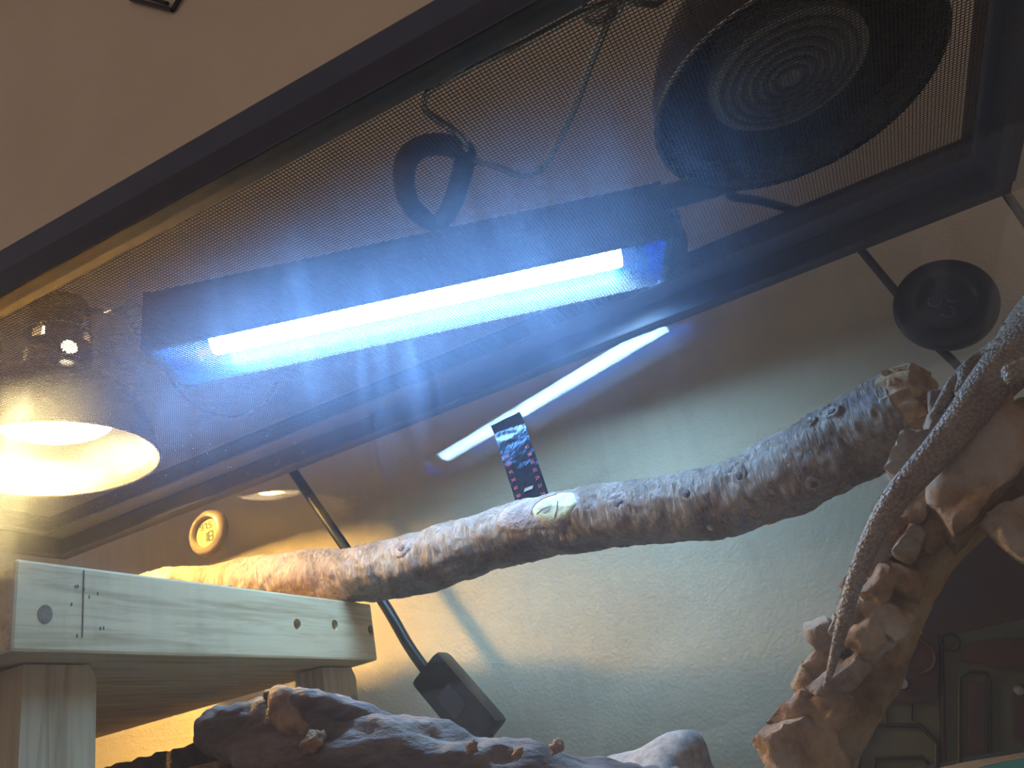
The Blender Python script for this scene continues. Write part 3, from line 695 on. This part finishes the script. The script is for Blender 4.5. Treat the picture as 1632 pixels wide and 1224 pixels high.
mb = MB(); mb.lathe([(0, 0.0003), (0.004, 0.0003), (0.0062, 0.0003), (0.0063, -0.001)], kp, rotm('Y', 90), 24, sx=1.0, sy=0.85); mb.build('knot', pmat('pine_knot', (0.13, 0.075, 0.035), (0.26, 0.165, 0.085), 300, 0.7), beam)
for px_ in (133,):
    q = PX(px_, 930, bx1); mb = MB(); mb.box((bx1 + 0.0001, q.y, (zt + zb_) / 2 + 0.004), (0.0004, 0.0009, 0.046)); mb.build('pencil_line', M['knot'], beam)
rnd = random.Random(4)
for k in range(9):
    q = PX(110 + rnd.random() * 60, 925 + rnd.random() * 95, bx1); mb = MB(); mb.box((bx1 + 0.0001, q.y, q.z), (0.0004, 0.0008, 0.0022)); mb.build('nick', M['knot'], beam)
mb = MB(); mb.box((-0.948, (by0 + by1) / 2, (zt + zb_) / 2), (0.038, by1 - by0, zt - zb_), bev=0.0022); mb.build('rail', M['pine'], bench)
nb = 5; wb = (bx0 - (-0.929)) / nb
for k in range(nb):
    x_ = -0.929 + wb * (k + 0.5)
    mb = MB(); mb.box((x_, (by0 + by1) / 2, zb_ + 0.012), (wb - 0.003, by1 - by0 - 0.002, 0.019), bev=0.0012); mb.build('plank', M['pine'], bench)
for x_ in (-0.520, -0.944):
    for y0_, y1_ in ((0.374, 0.430), (0.690, 0.745)):
        mb = MB(); xa, xb = (x_ - 0.028, x_ + 0.006) if x_ > -0.7 else (x_ - 0.02, x_ + 0.018)
        poly = [(y0_, 0.0), (y1_, 0.0), (y1_, zb_ - 0.010), (y1_ - 0.006, zb_ - 0.0004), (y0_, zb_ - 0.0004)]
        mb.prism(poly, (xa, 0, -0.001), (0, 1, 0), (0, 0, 1), xb - xa)
        lg = mb.build('leg', M['pine_z'], bench)
        if x_ > -0.7 and y0_ > 0.5:
            q = V((xb, 0.737, ZC + 0.088)); mb = MB(); mb.tube([q - V((0.001, 0, 0)), q + V((0.0012, 0, 0))], 0.0055, 16); mb.build('screw_head', M['steel'], lg)

# cork slab lying under the bench at the back, and an offcut
mb = MB(); vs = []; fs = []; n = 70
for i in range(n + 1):
    x_ = -0.965 + 0.375 * i / n
    ztop = ZC + 0.088 + 0.003 * nz((x_, 0, 0), 60, 2) + 0.0025 * nz((x_, 1, 0), 190, 5) + (0.0 if i < 66 else -0.010 * (i - 66))
    for y_, z_ in ((0.735, -0.001), (0.735 + 0.004 * nz((x_, 2, 0), 70), ZC * 0.6), (0.738, ztop), (0.752, ztop - 0.002), (0.756, -0.001)): vs.append((x_, y_, z_))
for i in range(n):
    for j in range(5): fs.append((i * 5 + j, i * 5 + (j + 1) % 5, (i + 1) * 5 + (j + 1) % 5, (i + 1) * 5 + j))
fs += [(0, 1, 2, 3, 4), tuple(n * 5 + k for k in (4, 3, 2, 1, 0))]
mb.add(vs, fs); o = mb.build('cork_slab', M['cork'], smooth=40); tag(o, 'dark rough-edged cork slab standing behind the pine bench', 'bark')
q = PY(332, 1222, 0.70); mb = MB(); mb.box((q.x, 0.70, (q.z + 0.004) / 2), (0.032, 0.02, q.z + 0.002), rotm('Z', 12), bev=0.001)
o = mb.build('wood_offcut', M['drift_raw']); tag(o, 'small tan wood block upright in front of the cork slab', 'wood block')

# ------------------------------------------------------------------ branch
LC = [(225, 935, 0.728, 20), (262, 930, 0.728, 24), (300, 930, 0.728, 26), (350, 927, 0.728, 28), (395, 926, 0.727, 39), (440, 924, 0.726, 42), (500, 921, 0.725, 44), (560, 917, 0.723, 44), (640, 903, 0.720, 47), (750, 872, 0.714, 48), (850, 842, 0.708, 49),
      (950, 824, 0.701, 52), (1050, 813, 0.692, 54), (1150, 796, 0.681, 57), (1250, 758, 0.668, 63), (1335, 714, 0.655, 69), (1405, 674, 0.644, 71), (1448, 650, 0.636, 66)]
rows = [(*PY(a, b, c), d * pxm(PY(a, b, c))) for a, b, c, d in LC]
sm = catmull(rows, 22)
ring_pts = [V(q[:3]) for q in sm]; ring_r = [q[3] for q in sm]
def bark_disp(i, n, a, p, r):
    e = 0.07 * fbm(p, 45, 4, 1) + 0.035 * nz((p.x * 2.2, p.y, p.z), 150, 2) + 0.08 * nz(p, 14, 5) - 0.06 * max(0, nz(p, 70, 8) - 0.2)
    if i < 60: e += 0.28 * (1 - i / 60) * fbm(p, 90, 3, 9)
    return r * (1 + e)
lo = ring_pts[0]
br = thing('perch_branch', 'thick peeled tree branch resting on the pine bench and stone arch', 'branch', ring_pts[170])
mb = MB(); mb.tube(ring_pts, ring_r, 96, disp=bark_disp); mb.build('wood', M['bark'], br, smooth=True)
def on_branch(px_, py_, extra=0.0):            # surface point of the branch seen at a pixel, with its outward normal and axis
    d = ray(px_, py_).normalized(); o_ = V((0, 0, ZC)); best = None
    for i in range(len(ring_pts) - 1):
        c_ = ring_pts[i]; t_ = (c_ - o_).dot(d); dist = (o_ + d * t_ - c_).length
        if best is None or dist - ring_r[i] < best[0] - best[3]: best = (dist, i, t_, ring_r[i])
    bi = min(range(len(ring_pts)), key=lambda k: ((o_ + d * (ring_pts[k] - o_).dot(d)) - ring_pts[k]).length)
    c_ = ring_pts[bi]; t_ = (c_ - o_).dot(d); q = o_ + d * t_; off = min((q - c_).length, ring_r[bi] * 0.98)
    axis = (ring_pts[min(bi + 1, len(ring_pts) - 1)] - ring_pts[max(bi - 1, 0)]).normalized()
    q = q - d * math.sqrt(max(ring_r[bi] ** 2 - off ** 2, 1e-8)); nrm = (q - c_); nrm = (nrm - axis * nrm.dot(axis)).normalized()
    return c_ + nrm * (ring_r[bi] * (1 + extra)), nrm, axis
def scar(px_, py_, a, b, prof, mat, name, parent, tilt=0.0, lift=0.0, seed=0, jag=0.10):
    q, nrm, axis = on_branch(px_, py_); sidev = nrm.cross(axis); ca, sa = math.cos(tilt), math.sin(tilt)
    u_ = axis * ca + sidev * sa; v_ = sidev * ca - axis * sa
    R0 = 0.03; seg = 40; m_ = MB(); vs = [];
    for r, h in prof:
        for k in range(seg):
            an = 2 * math.pi * k / seg; j = 1 + jag * nz((math.cos(an) * 2, math.sin(an) * 2, seed), 1.0, seed) * (1 if r > 0.3 else 0)
            x_, y_ = r * a * math.cos(an) * j, r * b * math.sin(an) * j
            sag = math.sqrt(max(0.035 ** 2 - y_ * y_, 1e-6)) - 0.035
            vs.append(q + u_ * x_ + v_ * y_ + nrm * (h + sag + lift))
    fs_ = [(i * seg + k, i * seg + (k + 1) % seg, (i + 1) * seg + (k + 1) % seg, (i + 1) * seg + k) for i in range(len(prof) - 1) for k in range(seg)]
    m_.add(vs, fs_); return m_.build(name, mat, parent, smooth=50)
s1 = scar(880, 812, 0.048, 0.019, [(0.01, 0.0012), (0.5, 0.0014), (0.85, 0.0014), (0.96, 0.0006), (1.0, -0.002), (1.06, -0.006)], M['inner_bark'], 'cut_scar', br, seed=3, jag=0.25)
scar(905, 806, 0.0235, 0.016, [(0.01, 0.0022), (0.6, 0.0023), (0.9, 0.0020), (1.0, 0.0)], M['heartwood'], 'heartwood', s1, seed=1, jag=0.12)
scar(893, 808, 0.0085, 0.0085, [(0.01, 0.0027), (0.7, 0.0026), (1.0, 0.001)], pmat('grey_pith', (0.36, 0.34, 0.26), (0.45, 0.43, 0.32), 150, 0.7), 'pith', s1, seed=2, jag=0.3)
for px_, py_, a, b, sd in ((1007, 800, 0.0135, 0.0125, 4), (1192, 752, 0.0075, 0.0105, 5), (1113, 783, 0.0095, 0.0105, 6), (1298, 667, 0.006, 0.006, 7), (1335, 650, 0.0085, 0.007, 8), (1318, 648, 0.006, 0.006, 11), (1312, 762, 0.008, 0.007, 9), (660, 870, 0.013, 0.011, 10)):
    s1 = scar(px_, py_, a, b, [(0.01, 0.0002), (0.4, 0.0003), (0.58, 0.0009), (0.8, 0.0006), (1.0, -0.002), (1.1, -0.006)], M['inner_bark'] if sd in (4, 9, 10) else M['bark'], 'knot_ring', br, seed=sd, jag=0.14)
    scar(px_ + 1, py_ + 1, a * 0.45, b * 0.45, [(0.01, 0.0012), (0.6, 0.0012), (1.0, -0.001)], M['knot'], 'knot_core', s1, seed=sd + 20, jag=0.3)
for k, (px_, py_) in enumerate(((1145, 838), (1235, 855 - 25), (1215, 812), (1188, 806))):
    scar(px_, py_, 0.0022 if k == 0 else 0.005, 0.0022 if k == 0 else 0.0032, [(0.01, 0.0012), (0.7, 0.001), (1.0, -0.001)], M['film_back'] if k == 0 else M['splinter'], 'bark_fleck', br, seed=30 + k, jag=0.6)
for k, L_ in enumerate((((870, 818), (873, 806), (884, 796), (902, 790)), ((909, 800), (911, 811), (909, 822)), ((880, 818), (887, 812), (894, 808)))):
    m_ = MB(); q_ = [on_branch(a, b)[0] + on_branch(a, b)[1] * 0.0026 for a, b in L_]; m_.tube(catmull(q_, 5), 0.00032, 6); m_.build('crack', M['knot'], br)
# splintered end
ep = ring_pts[-1]; ed = (ring_pts[-1] - ring_pts[-6]).normalized(); rr = ring_r[-1]
u_ = V((0, 0, 1)); u_ = (u_ - ed * u_.dot(ed)).normalized(); w_ = ed.cross(u_)
mb = MB(); vs = []; seg = 40; rings = [(1.02, -0.006), (1.0, 0.004), (0.9, 0.014), (0.62, 0.015), (0.3, 0.010), (0.0, 0.008)]
for r, h in rings:
    for k in range(seg):
        a = 2 * math.pi * k / seg; d_ = u_ * math.cos(a) + w_ * math.sin(a)
        q = ep + d_ * (rr * r); jag = nz(q, 150, 4) * 0.007 + nz(q, 400, 5) * 0.003 + 0.006 * math.cos(a)
        vs.append(q + ed * (h + (jag if h > 0 else 0)) + d_ * (0.0035 * nz(q, 260, 6)))
fs = [(i * seg + k, i * seg + (k + 1) % seg, (i + 1) * seg + (k + 1) % seg, (i + 1) * seg + k) for i in range(len(rings) - 1) for k in range(seg)]
mb.add(vs, fs); mb.build('broken_end', M['splinter'], br)
rnd = random.Random(9)
for k in range(12):
    a = -1.1 + 2.2 * k / 11; d_ = u_ * math.cos(a) + w_ * math.sin(a) * (1 if k % 2 else -1)
    q = ep + d_ * rr * (0.80 + 0.2 * rnd.random()) + ed * (0.004 + 0.012 * rnd.random()); bm = bmesh.new(); bmesh.ops.create_icosphere(bm, subdivisions=2, radius=1)
    for vv in bm.verts: vv.co = V((vv.co.x * 0.0055, vv.co.y * 0.0035, vv.co.z * 0.003)) * (1 + 0.5 * nz(vv.co + V((k, 0, 0)), 2))
    mb = MB(); mb.bm(bm, q, rotm('Z', rnd.random() * 90) @ rotm('Y', rnd.random() * 60)); mb.build('splinter', M['splinter'], br)

# ------------------------------------------------------------------ driftwood in front
def dpts(L_): return catmull([(*PY(a, b + 9, c), d * pxm(PY(a, b + 9, c))) for a, b, c, d in L_], 12)
def drift_disp(sd, amp=1.0):
    def f(i, n, a, p, r):
        q = V((p.x * 0.35, p.y, p.z))
        e = 0.22 * fbm(q, 42, 5, sd) - 0.16 * abs(nz(q, 120, sd + 3)) - 0.22 * max(0, nz(q, 55, sd + 7))
        if i < 45: e += 0.30 * (1 - i / 45) * fbm(p, 75, 4, sd + 11) - 0.22 * (1 - i / 45) * abs(nz(p, 100, sd + 13))
        return r * (1 + amp * e)
    return f
dw = thing('driftwood', 'gnarled grey-brown driftwood limb lying low in front of the wall', 'driftwood', PY(700, 1400, 0.44) * 1.0)
dm = dpts([(322, 1158, 0.425, 22), (350, 1160, 0.425, 36), (400, 1163, 0.425, 52), (460, 1168, 0.425, 66), (520, 1178, 0.425, 70), (600, 1197, 0.426, 72), (700, 1219, 0.428, 74), (800, 1246, 0.432, 74), (900, 1270, 0.438, 76), (1020, 1290, 0.446, 78), (1150, 1316, 0.455, 80), (1300, 1372, 0.465, 70)])
mb = MB(); mb.tube([q[:3] for q in dm], [q[3] for q in dm], 56, disp=drift_disp(2)); mb.clampz(-0.012); mb.build('limb', M['drift'], dw, smooth=True)
kn = dpts([(505, 1165, 0.42, 40), (475, 1140, 0.415, 34), (455, 1115, 0.413, 28), (443, 1098, 0.413, 18), (436, 1090, 0.413, 8)])
mb = MB(); mb.tube([q[:3] for q in kn], [q[3] for q in kn], 40, disp=drift_disp(5, 1.2)); mb.build('broken_stub', M['drift_raw'], dw, smooth=True)
kr = dpts([(425, 1098, 0.412, 10), (470, 1104, 0.413, 20), (530, 1122, 0.416, 24), (600, 1142, 0.42, 22), (680, 1170, 0.425, 18)])
mb = MB(); mb.tube([q[:3] for q in kr], [q[3] for q in kr], 28, disp=drift_disp(8, 1.4)); mb.build('upper_ridge', M['drift'], dw, smooth=True)
lf = dpts([(318, 1140, 0.43, 12), (345, 1140, 0.428, 26), (390, 1146, 0.425, 32), (440, 1150, 0.42, 34)])
mb = MB(); mb.tube([q[:3] for q in lf], [q[3] for q in lf], 28, disp=drift_disp(11, 1.6)); mb.build('side_stub', M['drift'], dw, smooth=True)
kb = PY(500, 1185, 0.399)
for p_, s_, nm in ((kb, 0.0055, 'orange_knot'), (PY(752, 1191, 0.405), 0.0028, 'twig_stub'), (PY(888, 1189, 0.42), 0.0032, 'twig_stub'), (PY(825, 1200, 0.413), 0.0024, 'twig_stub')):
    bm = bmesh.new(); bmesh.ops.create_icosphere(bm, subdivisions=3, radius=1)
    for vv in bm.verts: vv.co = V((vv.co.x * 1.3, vv.co.y, vv.co.z)) * (s_ * (1 + 0.6 * nz(vv.co, 2.2, s_ * 900)))
    mb = MB(); mb.bm(bm, p_, rotm('Y', -35)); mb.build(nm, M['drift_raw'], dw, smooth=True)
rt = [V(dm[40][:3]), V(dm[40][:3]) + V((-0.02, 0.02, -0.05)), V((dm[40][0] - 0.03, dm[40][1] + 0.03, -0.004))]
mb = MB(); mb.tube(catmull(rt, 8), [0.024] * 9 + [0.02] * 8, 24, disp=drift_disp(14)); mb.build('root_leg', M['drift'], dw, smooth=True)

# ------------------------------------------------------------------ pale sanded rock
pc = PY(1005, 1215, 0.62); pc.z = 0.014
bumps = [(V((0.62, -0.3, 0.80)), 0.46, 0.34), (V((-0.55, -0.3, 0.55)), 0.10, 0.5), (V((0.40, -0.85, 0.45)), 0.22, 0.32), (V((0.8, -0.3, 0.2)), 0.05, 0.5)]
bm = bmesh.new(); bmesh.ops.create_icosphere(bm, subdivisions=5, radius=1)
for vv in bm.verts:
    d_ = vv.co.normalized(); r = 1.0
    for c_, h_, w2 in bumps: r += h_ * math.exp(-((d_ - c_.normalized()).length / w2) ** 2)
    r += 0.05 * fbm(d_, 2.2, 3, 4)
    vv.co = V((d_.x * 0.062, d_.y * 0.05, d_.z * 0.040 if d_.z > 0 else d_.z * 0.02)) * r
mb = MB(); mb.bm(bm, pc); o = mb.build('knobbly_rock', M['pale_rock'], smooth=True, loc=pc); tag(o, 'pale grey knobbly rock rounded on top beyond the driftwood', 'rock')

# ------------------------------------------------------------------ stone arch
def stone_bm(size, seed, sub=4):
    """a faceted rock: a sphere cut by planes, then chipped and roughened"""
    rd = random.Random(seed); pl = []
    for ax in range(3):
        for sg in (-1, 1):
            n_ = V((0, 0, 0)); n_[ax] = sg; n_ += V((rd.uniform(-.28, .28), rd.uniform(-.28, .28), rd.uniform(-.28, .28))); pl.append((n_.normalized(), rd.uniform(0.80, 1.0)))
    for k in range(9):
        n_ = V((rd.gauss(0, 1), rd.gauss(0, 1), rd.gauss(0, 1))).normalized(); pl.append((n_, rd.uniform(0.95, 1.18)))
    bm = bmesh.new(); bmesh.ops.create_icosphere(bm, subdivisions=sub, radius=1)
    s_ = min(size)
    for q in bm.verts:
        d_ = q.co.normalized(); r = min(h / max(d_.dot(n_), 0.05) for n_, h in pl)
        p_ = V((d_.x * size[0], d_.y * size[1], d_.z * size[2])) * r
        e = 0.20 * fbm(p_, 80, 5, seed) - 0.18 * abs(nz(p_, 120, seed + 2)) - 0.16 * max(0, nz(p_, 260, seed + 5)) + 0.05 * nz(p_, 600, seed + 7)
        q.co = p_ + d_ * s_ * e
    return bm
ay = 0.500
arch = thing('stone_arch', 'brown stacked-stone arch ornament with the lizard lying on it', 'ornament', PY(1280, 1330, ay))
arch.location.z = 0.0
# solid core of the arch, swept in the arch plane
core = [(1283, 1400, 72), (1285, 1260, 66), (1300, 1190, 62), (1340, 1115, 60), (1378, 1050, 60), (1402, 985, 60), (1432, 920, 60), (1480, 850, 60), (1545, 795, 62), (1630, 765, 66), (1730, 770, 70), (1800, 860, 62), (1830, 1000, 58), (1850, 1200, 60), (1855, 1400, 62)]
cpx = catmull([(*PY(a, b, ay), c * pxm(PY(a, b, ay))) for a, b, c in core], 10)
for q in (0, -1): cpx[q] = (cpx[q][0], cpx[q][1], max(cpx[q][2], -0.004), cpx[q][3])
cpx = [q for q in cpx if q[2] > -0.006]
def core_disp(i, n, a, p, r): return r * (1 + 0.10 * fbm(p, 45, 4, 3))
mb = MB(); mb.tube([q[:3] for q in cpx], [q[3] for q in cpx], 40, disp=core_disp, up=(0, 1, 0), flat=0.95); mb.clampz(-0.012); mb.build('core', M['rock3'], arch, smooth=True)
# stones: centre px, half sizes px (w, h), roll degrees, depth offset, material
ST = [(1262, 1195, 46, 42, 10, -0.028, 0), (1310, 1205, 36, 50, -6, -0.030, 2), (1275, 1140, 42, 26, 22, -0.026, 0), (1325, 1130, 34, 30, 12, -0.030, 2),
      (1287, 1092, 24, 22, 30, -0.022, 2), (1345, 1082, 48, 20, 14, -0.030, 1), (1305, 1055, 22, 18, 20, -0.022, 0), (1316, 1020, 24, 30, 18, -0.022, 1), (1342, 1010, 20, 26, 20, -0.026, 1),
      (1385, 1018, 30, 26, 16, -0.031, 0), (1372, 975, 44, 17, 30, -0.026, 1), (1417, 985, 24, 30, 20, -0.028, 0), (1366, 938, 22, 22, 30, -0.020, 1), (1405, 935, 34, 20, 32, -0.030, 2),
      (1440, 925, 22, 34, 35, -0.026, 2), (1398, 885, 30, 22, 36, -0.022, 1), (1450, 870, 28, 18, 36, -0.033, 1), (1422, 850, 24, 16, 40, -0.024, 1), (1448, 812, 46, 30, 38, -0.027, 0), (1490, 850, 32, 18, 38, -0.030, 2),
      (1470, 728, 40, 40, 40, -0.010, 1), (1515, 668, 42, 30, 40, -0.006, 1), (1502, 730, 26, 22, 44, -0.024, 1), (1555, 760, 92, 40, 24, -0.034, 0), (1590, 715, 66, 18, 28, -0.022, 2), (1545, 815, 60, 22, 28, -0.030, 2), (1625, 850, 34, 38, 8, -0.044, 1),
      (1462, 752, 40, 34, 30, 0.045, 0), (1478, 742, 44, 30, 30, 0.085, 2), (1640, 720, 60, 40, 15, -0.02, 0), (1690, 760, 60, 50, 0, -0.03, 1), (1760, 790, 50, 60, -20, -0.028, 0), (1810, 900, 44, 60, -10, -0.028, 2), (1830, 1020, 44, 60, -4, -0.028, 0), (1845, 1150, 46, 64, 0, -0.028, 1)]
for k, (a, b, hw, hh, roll, dy, mi) in enumerate(ST):
    c_ = PY(a, b, ay + dy); s_ = pxm(c_)
    bm = stone_bm((hw * s_ * 1.12, 0.5 * (hw + hh) * s_ * 0.75, hh * s_ * 1.12), 40 + k)
    mb = MB(); mb.bm(bm, c_, rotm('Y', -roll - 10)); mb.clampz(-0.012); mb.build('stone', (M['rock'], M['rock2'], M['rock3'])[mi], arch, smooth=38)

for k, (c_, s_) in enumerate((((0.178, 0.520, 0.165), (0.042, 0.045, 0.035)), ((0.183, 0.590, 0.150), (0.036, 0.045, 0.045)), ((0.180, 0.585, 0.06), (0.038, 0.05, 0.062)), ((0.175, 0.52, 0.08), (0.036, 0.04, 0.06)))):
    mb = MB(); mb.bm(stone_bm(s_, 200 + k), V(c_)); mb.clampz(-0.012); mb.build('stone', M['rock'], arch, smooth=38)

# ------------------------------------------------------------------ moulded panel behind the arch
py = 0.742
pan = thing('moulded_panel', 'dark olive moulded panel with octagonal and slot-shaped recesses behind the stone arch', 'panel', (0.07, py, 0.0))
zt_p = PY(1560, 1003, py).z
xl_ = PY(1362, 1200, py).x; xu_ = PY(1446, 950, py).x; xr_ = 0.222
mb = MB(); mb.box(((xl_ + xr_) / 2, py + 0.004, zt_p / 2), (xr_ - xl_, 0.008, zt_p)); mb.build('olive_board', M['olive'], pan)
mb = MB(); mb.box(((xu_ + xr_) / 2, py + 0.005, (zt_p + 0.165) / 2), (xr_ - xu_, 0.010, 0.165 - zt_p)); mb.build('upper_board', M['umber'], pan)
def pp(poly, mat, name, t=0.002, parent=pan):
    q = [PY(a, b, py) for a, b in poly]; o_ = q[0]; m_ = MB()
    m_.prism([(p_.x - o_.x, p_.z - o_.z) for p_ in q], (o_.x, py + 0.0005, o_.z), (1, 0, 0), (0, 0, 1), t + 0.0005); return m_.build(name, mat, parent)
def ppl(pts_, mat, name, r=0.0012):
    m_ = MB(); m_.tube([PY(a, b, py - 0.0004) for a, b in pts_], r, 6); return m_.build(name, mat, pan)
pp([(1405, 1028), (1430, 1012), (1478, 1010), (1496, 1026), (1495, 1098), (1478, 1118), (1390, 1120), (1380, 1108)], M['maroon'], 'octagon_plate')
cq = PY(1462, 1046, py - 0.003); mb = MB(); mb.tube([cq + V((0.0125 * math.cos(a), 0, 0.0125 * math.sin(a))) for a in [2 * math.pi * k / 28 for k in range(29)]], 0.0011, 6, cap=False); mb.build('ring_mark', M['umber'], pan)
sq = PY(1438, 1089, py - 0.003); mb = MB(); mb.lathe([(0, 0.003), (0.004, 0.0025), (0.0055, 0.0), (0.0055, -0.002)], sq, FACE_FRONT, 20); mb.build('screw', M['steel'], pan, smooth=40)
cq = PY(1514, 1023, py - 0.001); mb = MB(); mb.tube([cq + V((0.0064 * math.cos(a), 0, 0.0064 * math.sin(a))) for a in [2 * math.pi * k / 24 for k in range(25)]], 0.0011, 6, cap=False); mb.build('ring_mark', M['groove'], pan)
pp([(1532, 1040), (1550, 1022), (1600, 1016), (1660, 1014), (1660, 1066), (1585, 1066), (1565, 1056), (1536, 1054)], M['maroon'], 'hexagon_plate')
pp([(1542, 1090), (1550, 1083), (1562, 1088), (1568, 1100), (1568, 1195), (1544, 1200)], M['maroon'], 'slot')
ppl([(1530, 1215), (1530, 1080), (1545, 1070), (1572, 1072), (1578, 1090), (1578, 1200)], M['groove'], 'slot_outline')
pp([(1612, 1096), (1622, 1090), (1650, 1088), (1650, 1185), (1616, 1178)], M['maroon'], 'slot')
sq = PY(1624, 1101, py - 0.003); mb = MB(); mb.lathe([(0, 0.003), (0.003, 0.0025), (0.004, 0.0), (0.004, -0.002)], sq, FACE_FRONT, 20); mb.build('screw', M['steel'], pan, smooth=40)
ppl([(1500, 1012), (1502, 1100), (1504, 1215)], M['groove'], 'vertical_groove', 0.0016)
ppl([(1496, 1012), (1497, 1100), (1499, 1215)], M['groove'], 'vertical_groove', 0.001)
ppl([(1368, 1224), (1370, 1180), (1390, 1154), (1465, 1156), (1494, 1184), (1494, 1224)], M['groove'], 'octagon_outline', 0.0018)
ppl([(1392, 1240), (1395, 1208), (1470, 1206), (1480, 1220)], M['groove'], 'inner_outline', 0.0014)
for px_ in (1413, 1453): ppl([(px_, 1121), (px_, 1150)], M['groove'], 'seam', 0.0007)

# ------------------------------------------------------------------ teal dish, its rim just in the corner
tc_ = PY(1672, 1280, 0.43); tc_.z = 0.0
mb = MB(); mb.lathe([(0.0, 0.006), (0.02, 0.007), (0.030, 0.014), (0.035, 0.020), (0.037, 0.020), (0.034, 0.010), (0.026, 0.0005), (0.0, 0.0)], tc_, seg=48)
o = mb.build('teal_dish', M['teal'], smooth=40, loc=tc_); tag(o, 'small teal glazed dish standing on the sand', 'dish')

# ------------------------------------------------------------------ bearded lizard
liz = thing('lizard', 'grey-brown spiny lizard draped over the stone arch, long tail hanging down', 'lizard', PY(1600, 700, 0.47))
SK = []      # (point, radius, parent index)
def sk(p, r, par): SK.append((V(p), r, par)); return len(SK) - 1
def ch(L_, par):
    for a, b, c, r in L_: par = sk(PY(a, b, c), r * pxm(PY(a, b, c)), par)
    return par
root = sk(PY(1668, 528, 0.462), 52 * pxm(PY(1668, 528, 0.462)), None)
ch([(1614, 572, 0.458, 39), (1578, 614, 0.455, 32), (1546, 657, 0.452, 27), (1510, 702, 0.450, 24), (1472, 744, 0.448, 21.5), (1433, 786, 0.446, 19), (1404, 830, 0.445, 16.5), (1381, 877, 0.444, 14), (1362, 926, 0.444, 12), (1346, 980, 0.445, 10), (1334, 1030, 0.447, 8), (1323, 1072, 0.45, 5.5), (1314, 1100, 0.452, 3)], root)
r0 = SK[root][0]
b1 = sk((0.168, 0.490, r0.z + 0.022), 0.028, root); b2 = sk((0.183, 0.525, r0.z + 0.034), 0.031, b1); b3 = sk((0.186, 0.562, r0.z + 0.036), 0.030, b2); b4 = sk((0.187, 0.595, r0.z + 0.034), 0.026, b3)
nk_ = sk((0.188, 0.618, r0.z + 0.036), 0.018, b4); hd = sk((0.189, 0.642, r0.z + 0.042), 0.020, nk_); sk((0.190, 0.668, r0.z + 0.040), 0.011, hd)
# far hind leg: thigh behind the tail root, foot over the slab edge
k1 = ch([(1618, 545, 0.482, 22), (1565, 575, 0.490, 14), (1548, 585, 0.488, 12)], root)
ch([(1530, 596, 0.484, 9.5), (1512, 622, 0.482, 8.5), (1500, 645, 0.480, 8), (1490, 660, 0.478, 6)], k1)
ch([(1538, 602, 0.478, 8.5), (1530, 622, 0.476, 7), (1527, 632, 0.474, 4)], k1)
ch([(1522, 608, 0.490, 7), (1502, 640, 0.490, 6), (1486, 668, 0.488, 4)], k1)
# near hind leg: knee pushed out towards the viewer, shank tucked back
k2 = ch([(1690, 570, 0.440, 30), (1655, 586, 0.432, 20), (1612, 596, 0.428, 16), (1598, 599, 0.427, 12)], root)
# front legs
k3 = sk(b4 and SK[b4][0] + V((0.012, -0.022, -0.026)), 0.010, b4); k3 = sk(SK[k3][0] + V((0.002, -0.016, -0.024)), 0.008, k3); sk(SK[k3][0] + V((0.004, 0.02, -0.02)), 0.006, k3)
k4 = sk(SK[b4][0] + V((-0.032, 0.0, -0.026)), 0.011, b4); k4 = sk(SK[k4][0] + V((-0.012, 0.0, -0.034)), 0.008, k4); sk(SK[k4][0] + V((0.0, 0.022, -0.018)), 0.006, k4)
lb0 = V(liz.location)
me = bpy.data.meshes.new('body'); me.from_pydata([tuple(p - lb0) for p, r, q in SK], [(q, i) for i, (p, r, q) in enumerate(SK) if q is not None], [])
ob = bpy.data.objects.new('body', me); col.objects.link(ob)
ms = ob.modifiers.new('skin', 'SKIN'); ms.use_smooth_shade = True
for i, (p, r, q) in enumerate(SK): me.skin_vertices[0].data[i].radius = (r * 1.2, r * 1.2); me.skin_vertices[0].data[i].use_root = (i == 0)
ss = ob.modifiers.new('sub', 'SUBSURF'); ss.levels = 3; ss.render_levels = 3
dg = bpy.context.evaluated_depsgraph_get(); dg.update()
me2 = bpy.data.meshes.new_from_object(ob.evaluated_get(dg)); ob.modifiers.clear(); ob.data = me2; me2.materials.clear(); me2.materials.append(M['skin'])
for p_ in me2.polygons: p_.use_smooth = True
ob.parent = liz
# rows of spiny scales on tail and flanks
cone = []
def spike(m_, p_, d_, l_, r_):
    d_ = d_.normalized(); a_ = d_.cross(V((0.3, 0.5, 0.8))).normalized(); b_ = d_.cross(a_)
    m_.add([p_ + a_ * r_, p_ + (a_ * -0.5 + b_ * 0.87) * r_, p_ + (a_ * -0.5 - b_ * 0.87) * r_, p_ + d_ * l_], [(0, 1, 3), (1, 2, 3), (2, 0, 3)])
mb = MB(); rnd = random.Random(5)
vsn = [(vv.co.copy() + lb0, vv.normal.copy()) for vv in me2.vertices]
for p_, n_ in vsn:
    if rnd.random() < 0.10 and p_.z > ZC + 0.02 and p_.y < 0.474:
        s_ = 0.6 + 0.9 * rnd.random(); big = 1.7 if p_.z > ZC + 0.13 else 0.9
        t_ = n_ + V((-0.25, 0.0, -0.5)) * 0.6
        spike(mb, p_ - n_ * 0.0003, t_, 0.0011 * s_ * big, 0.00065 * s_ * big)
mb.build('spines', M['spine'], liz, kind='stuff', label='rows of small pale spines')
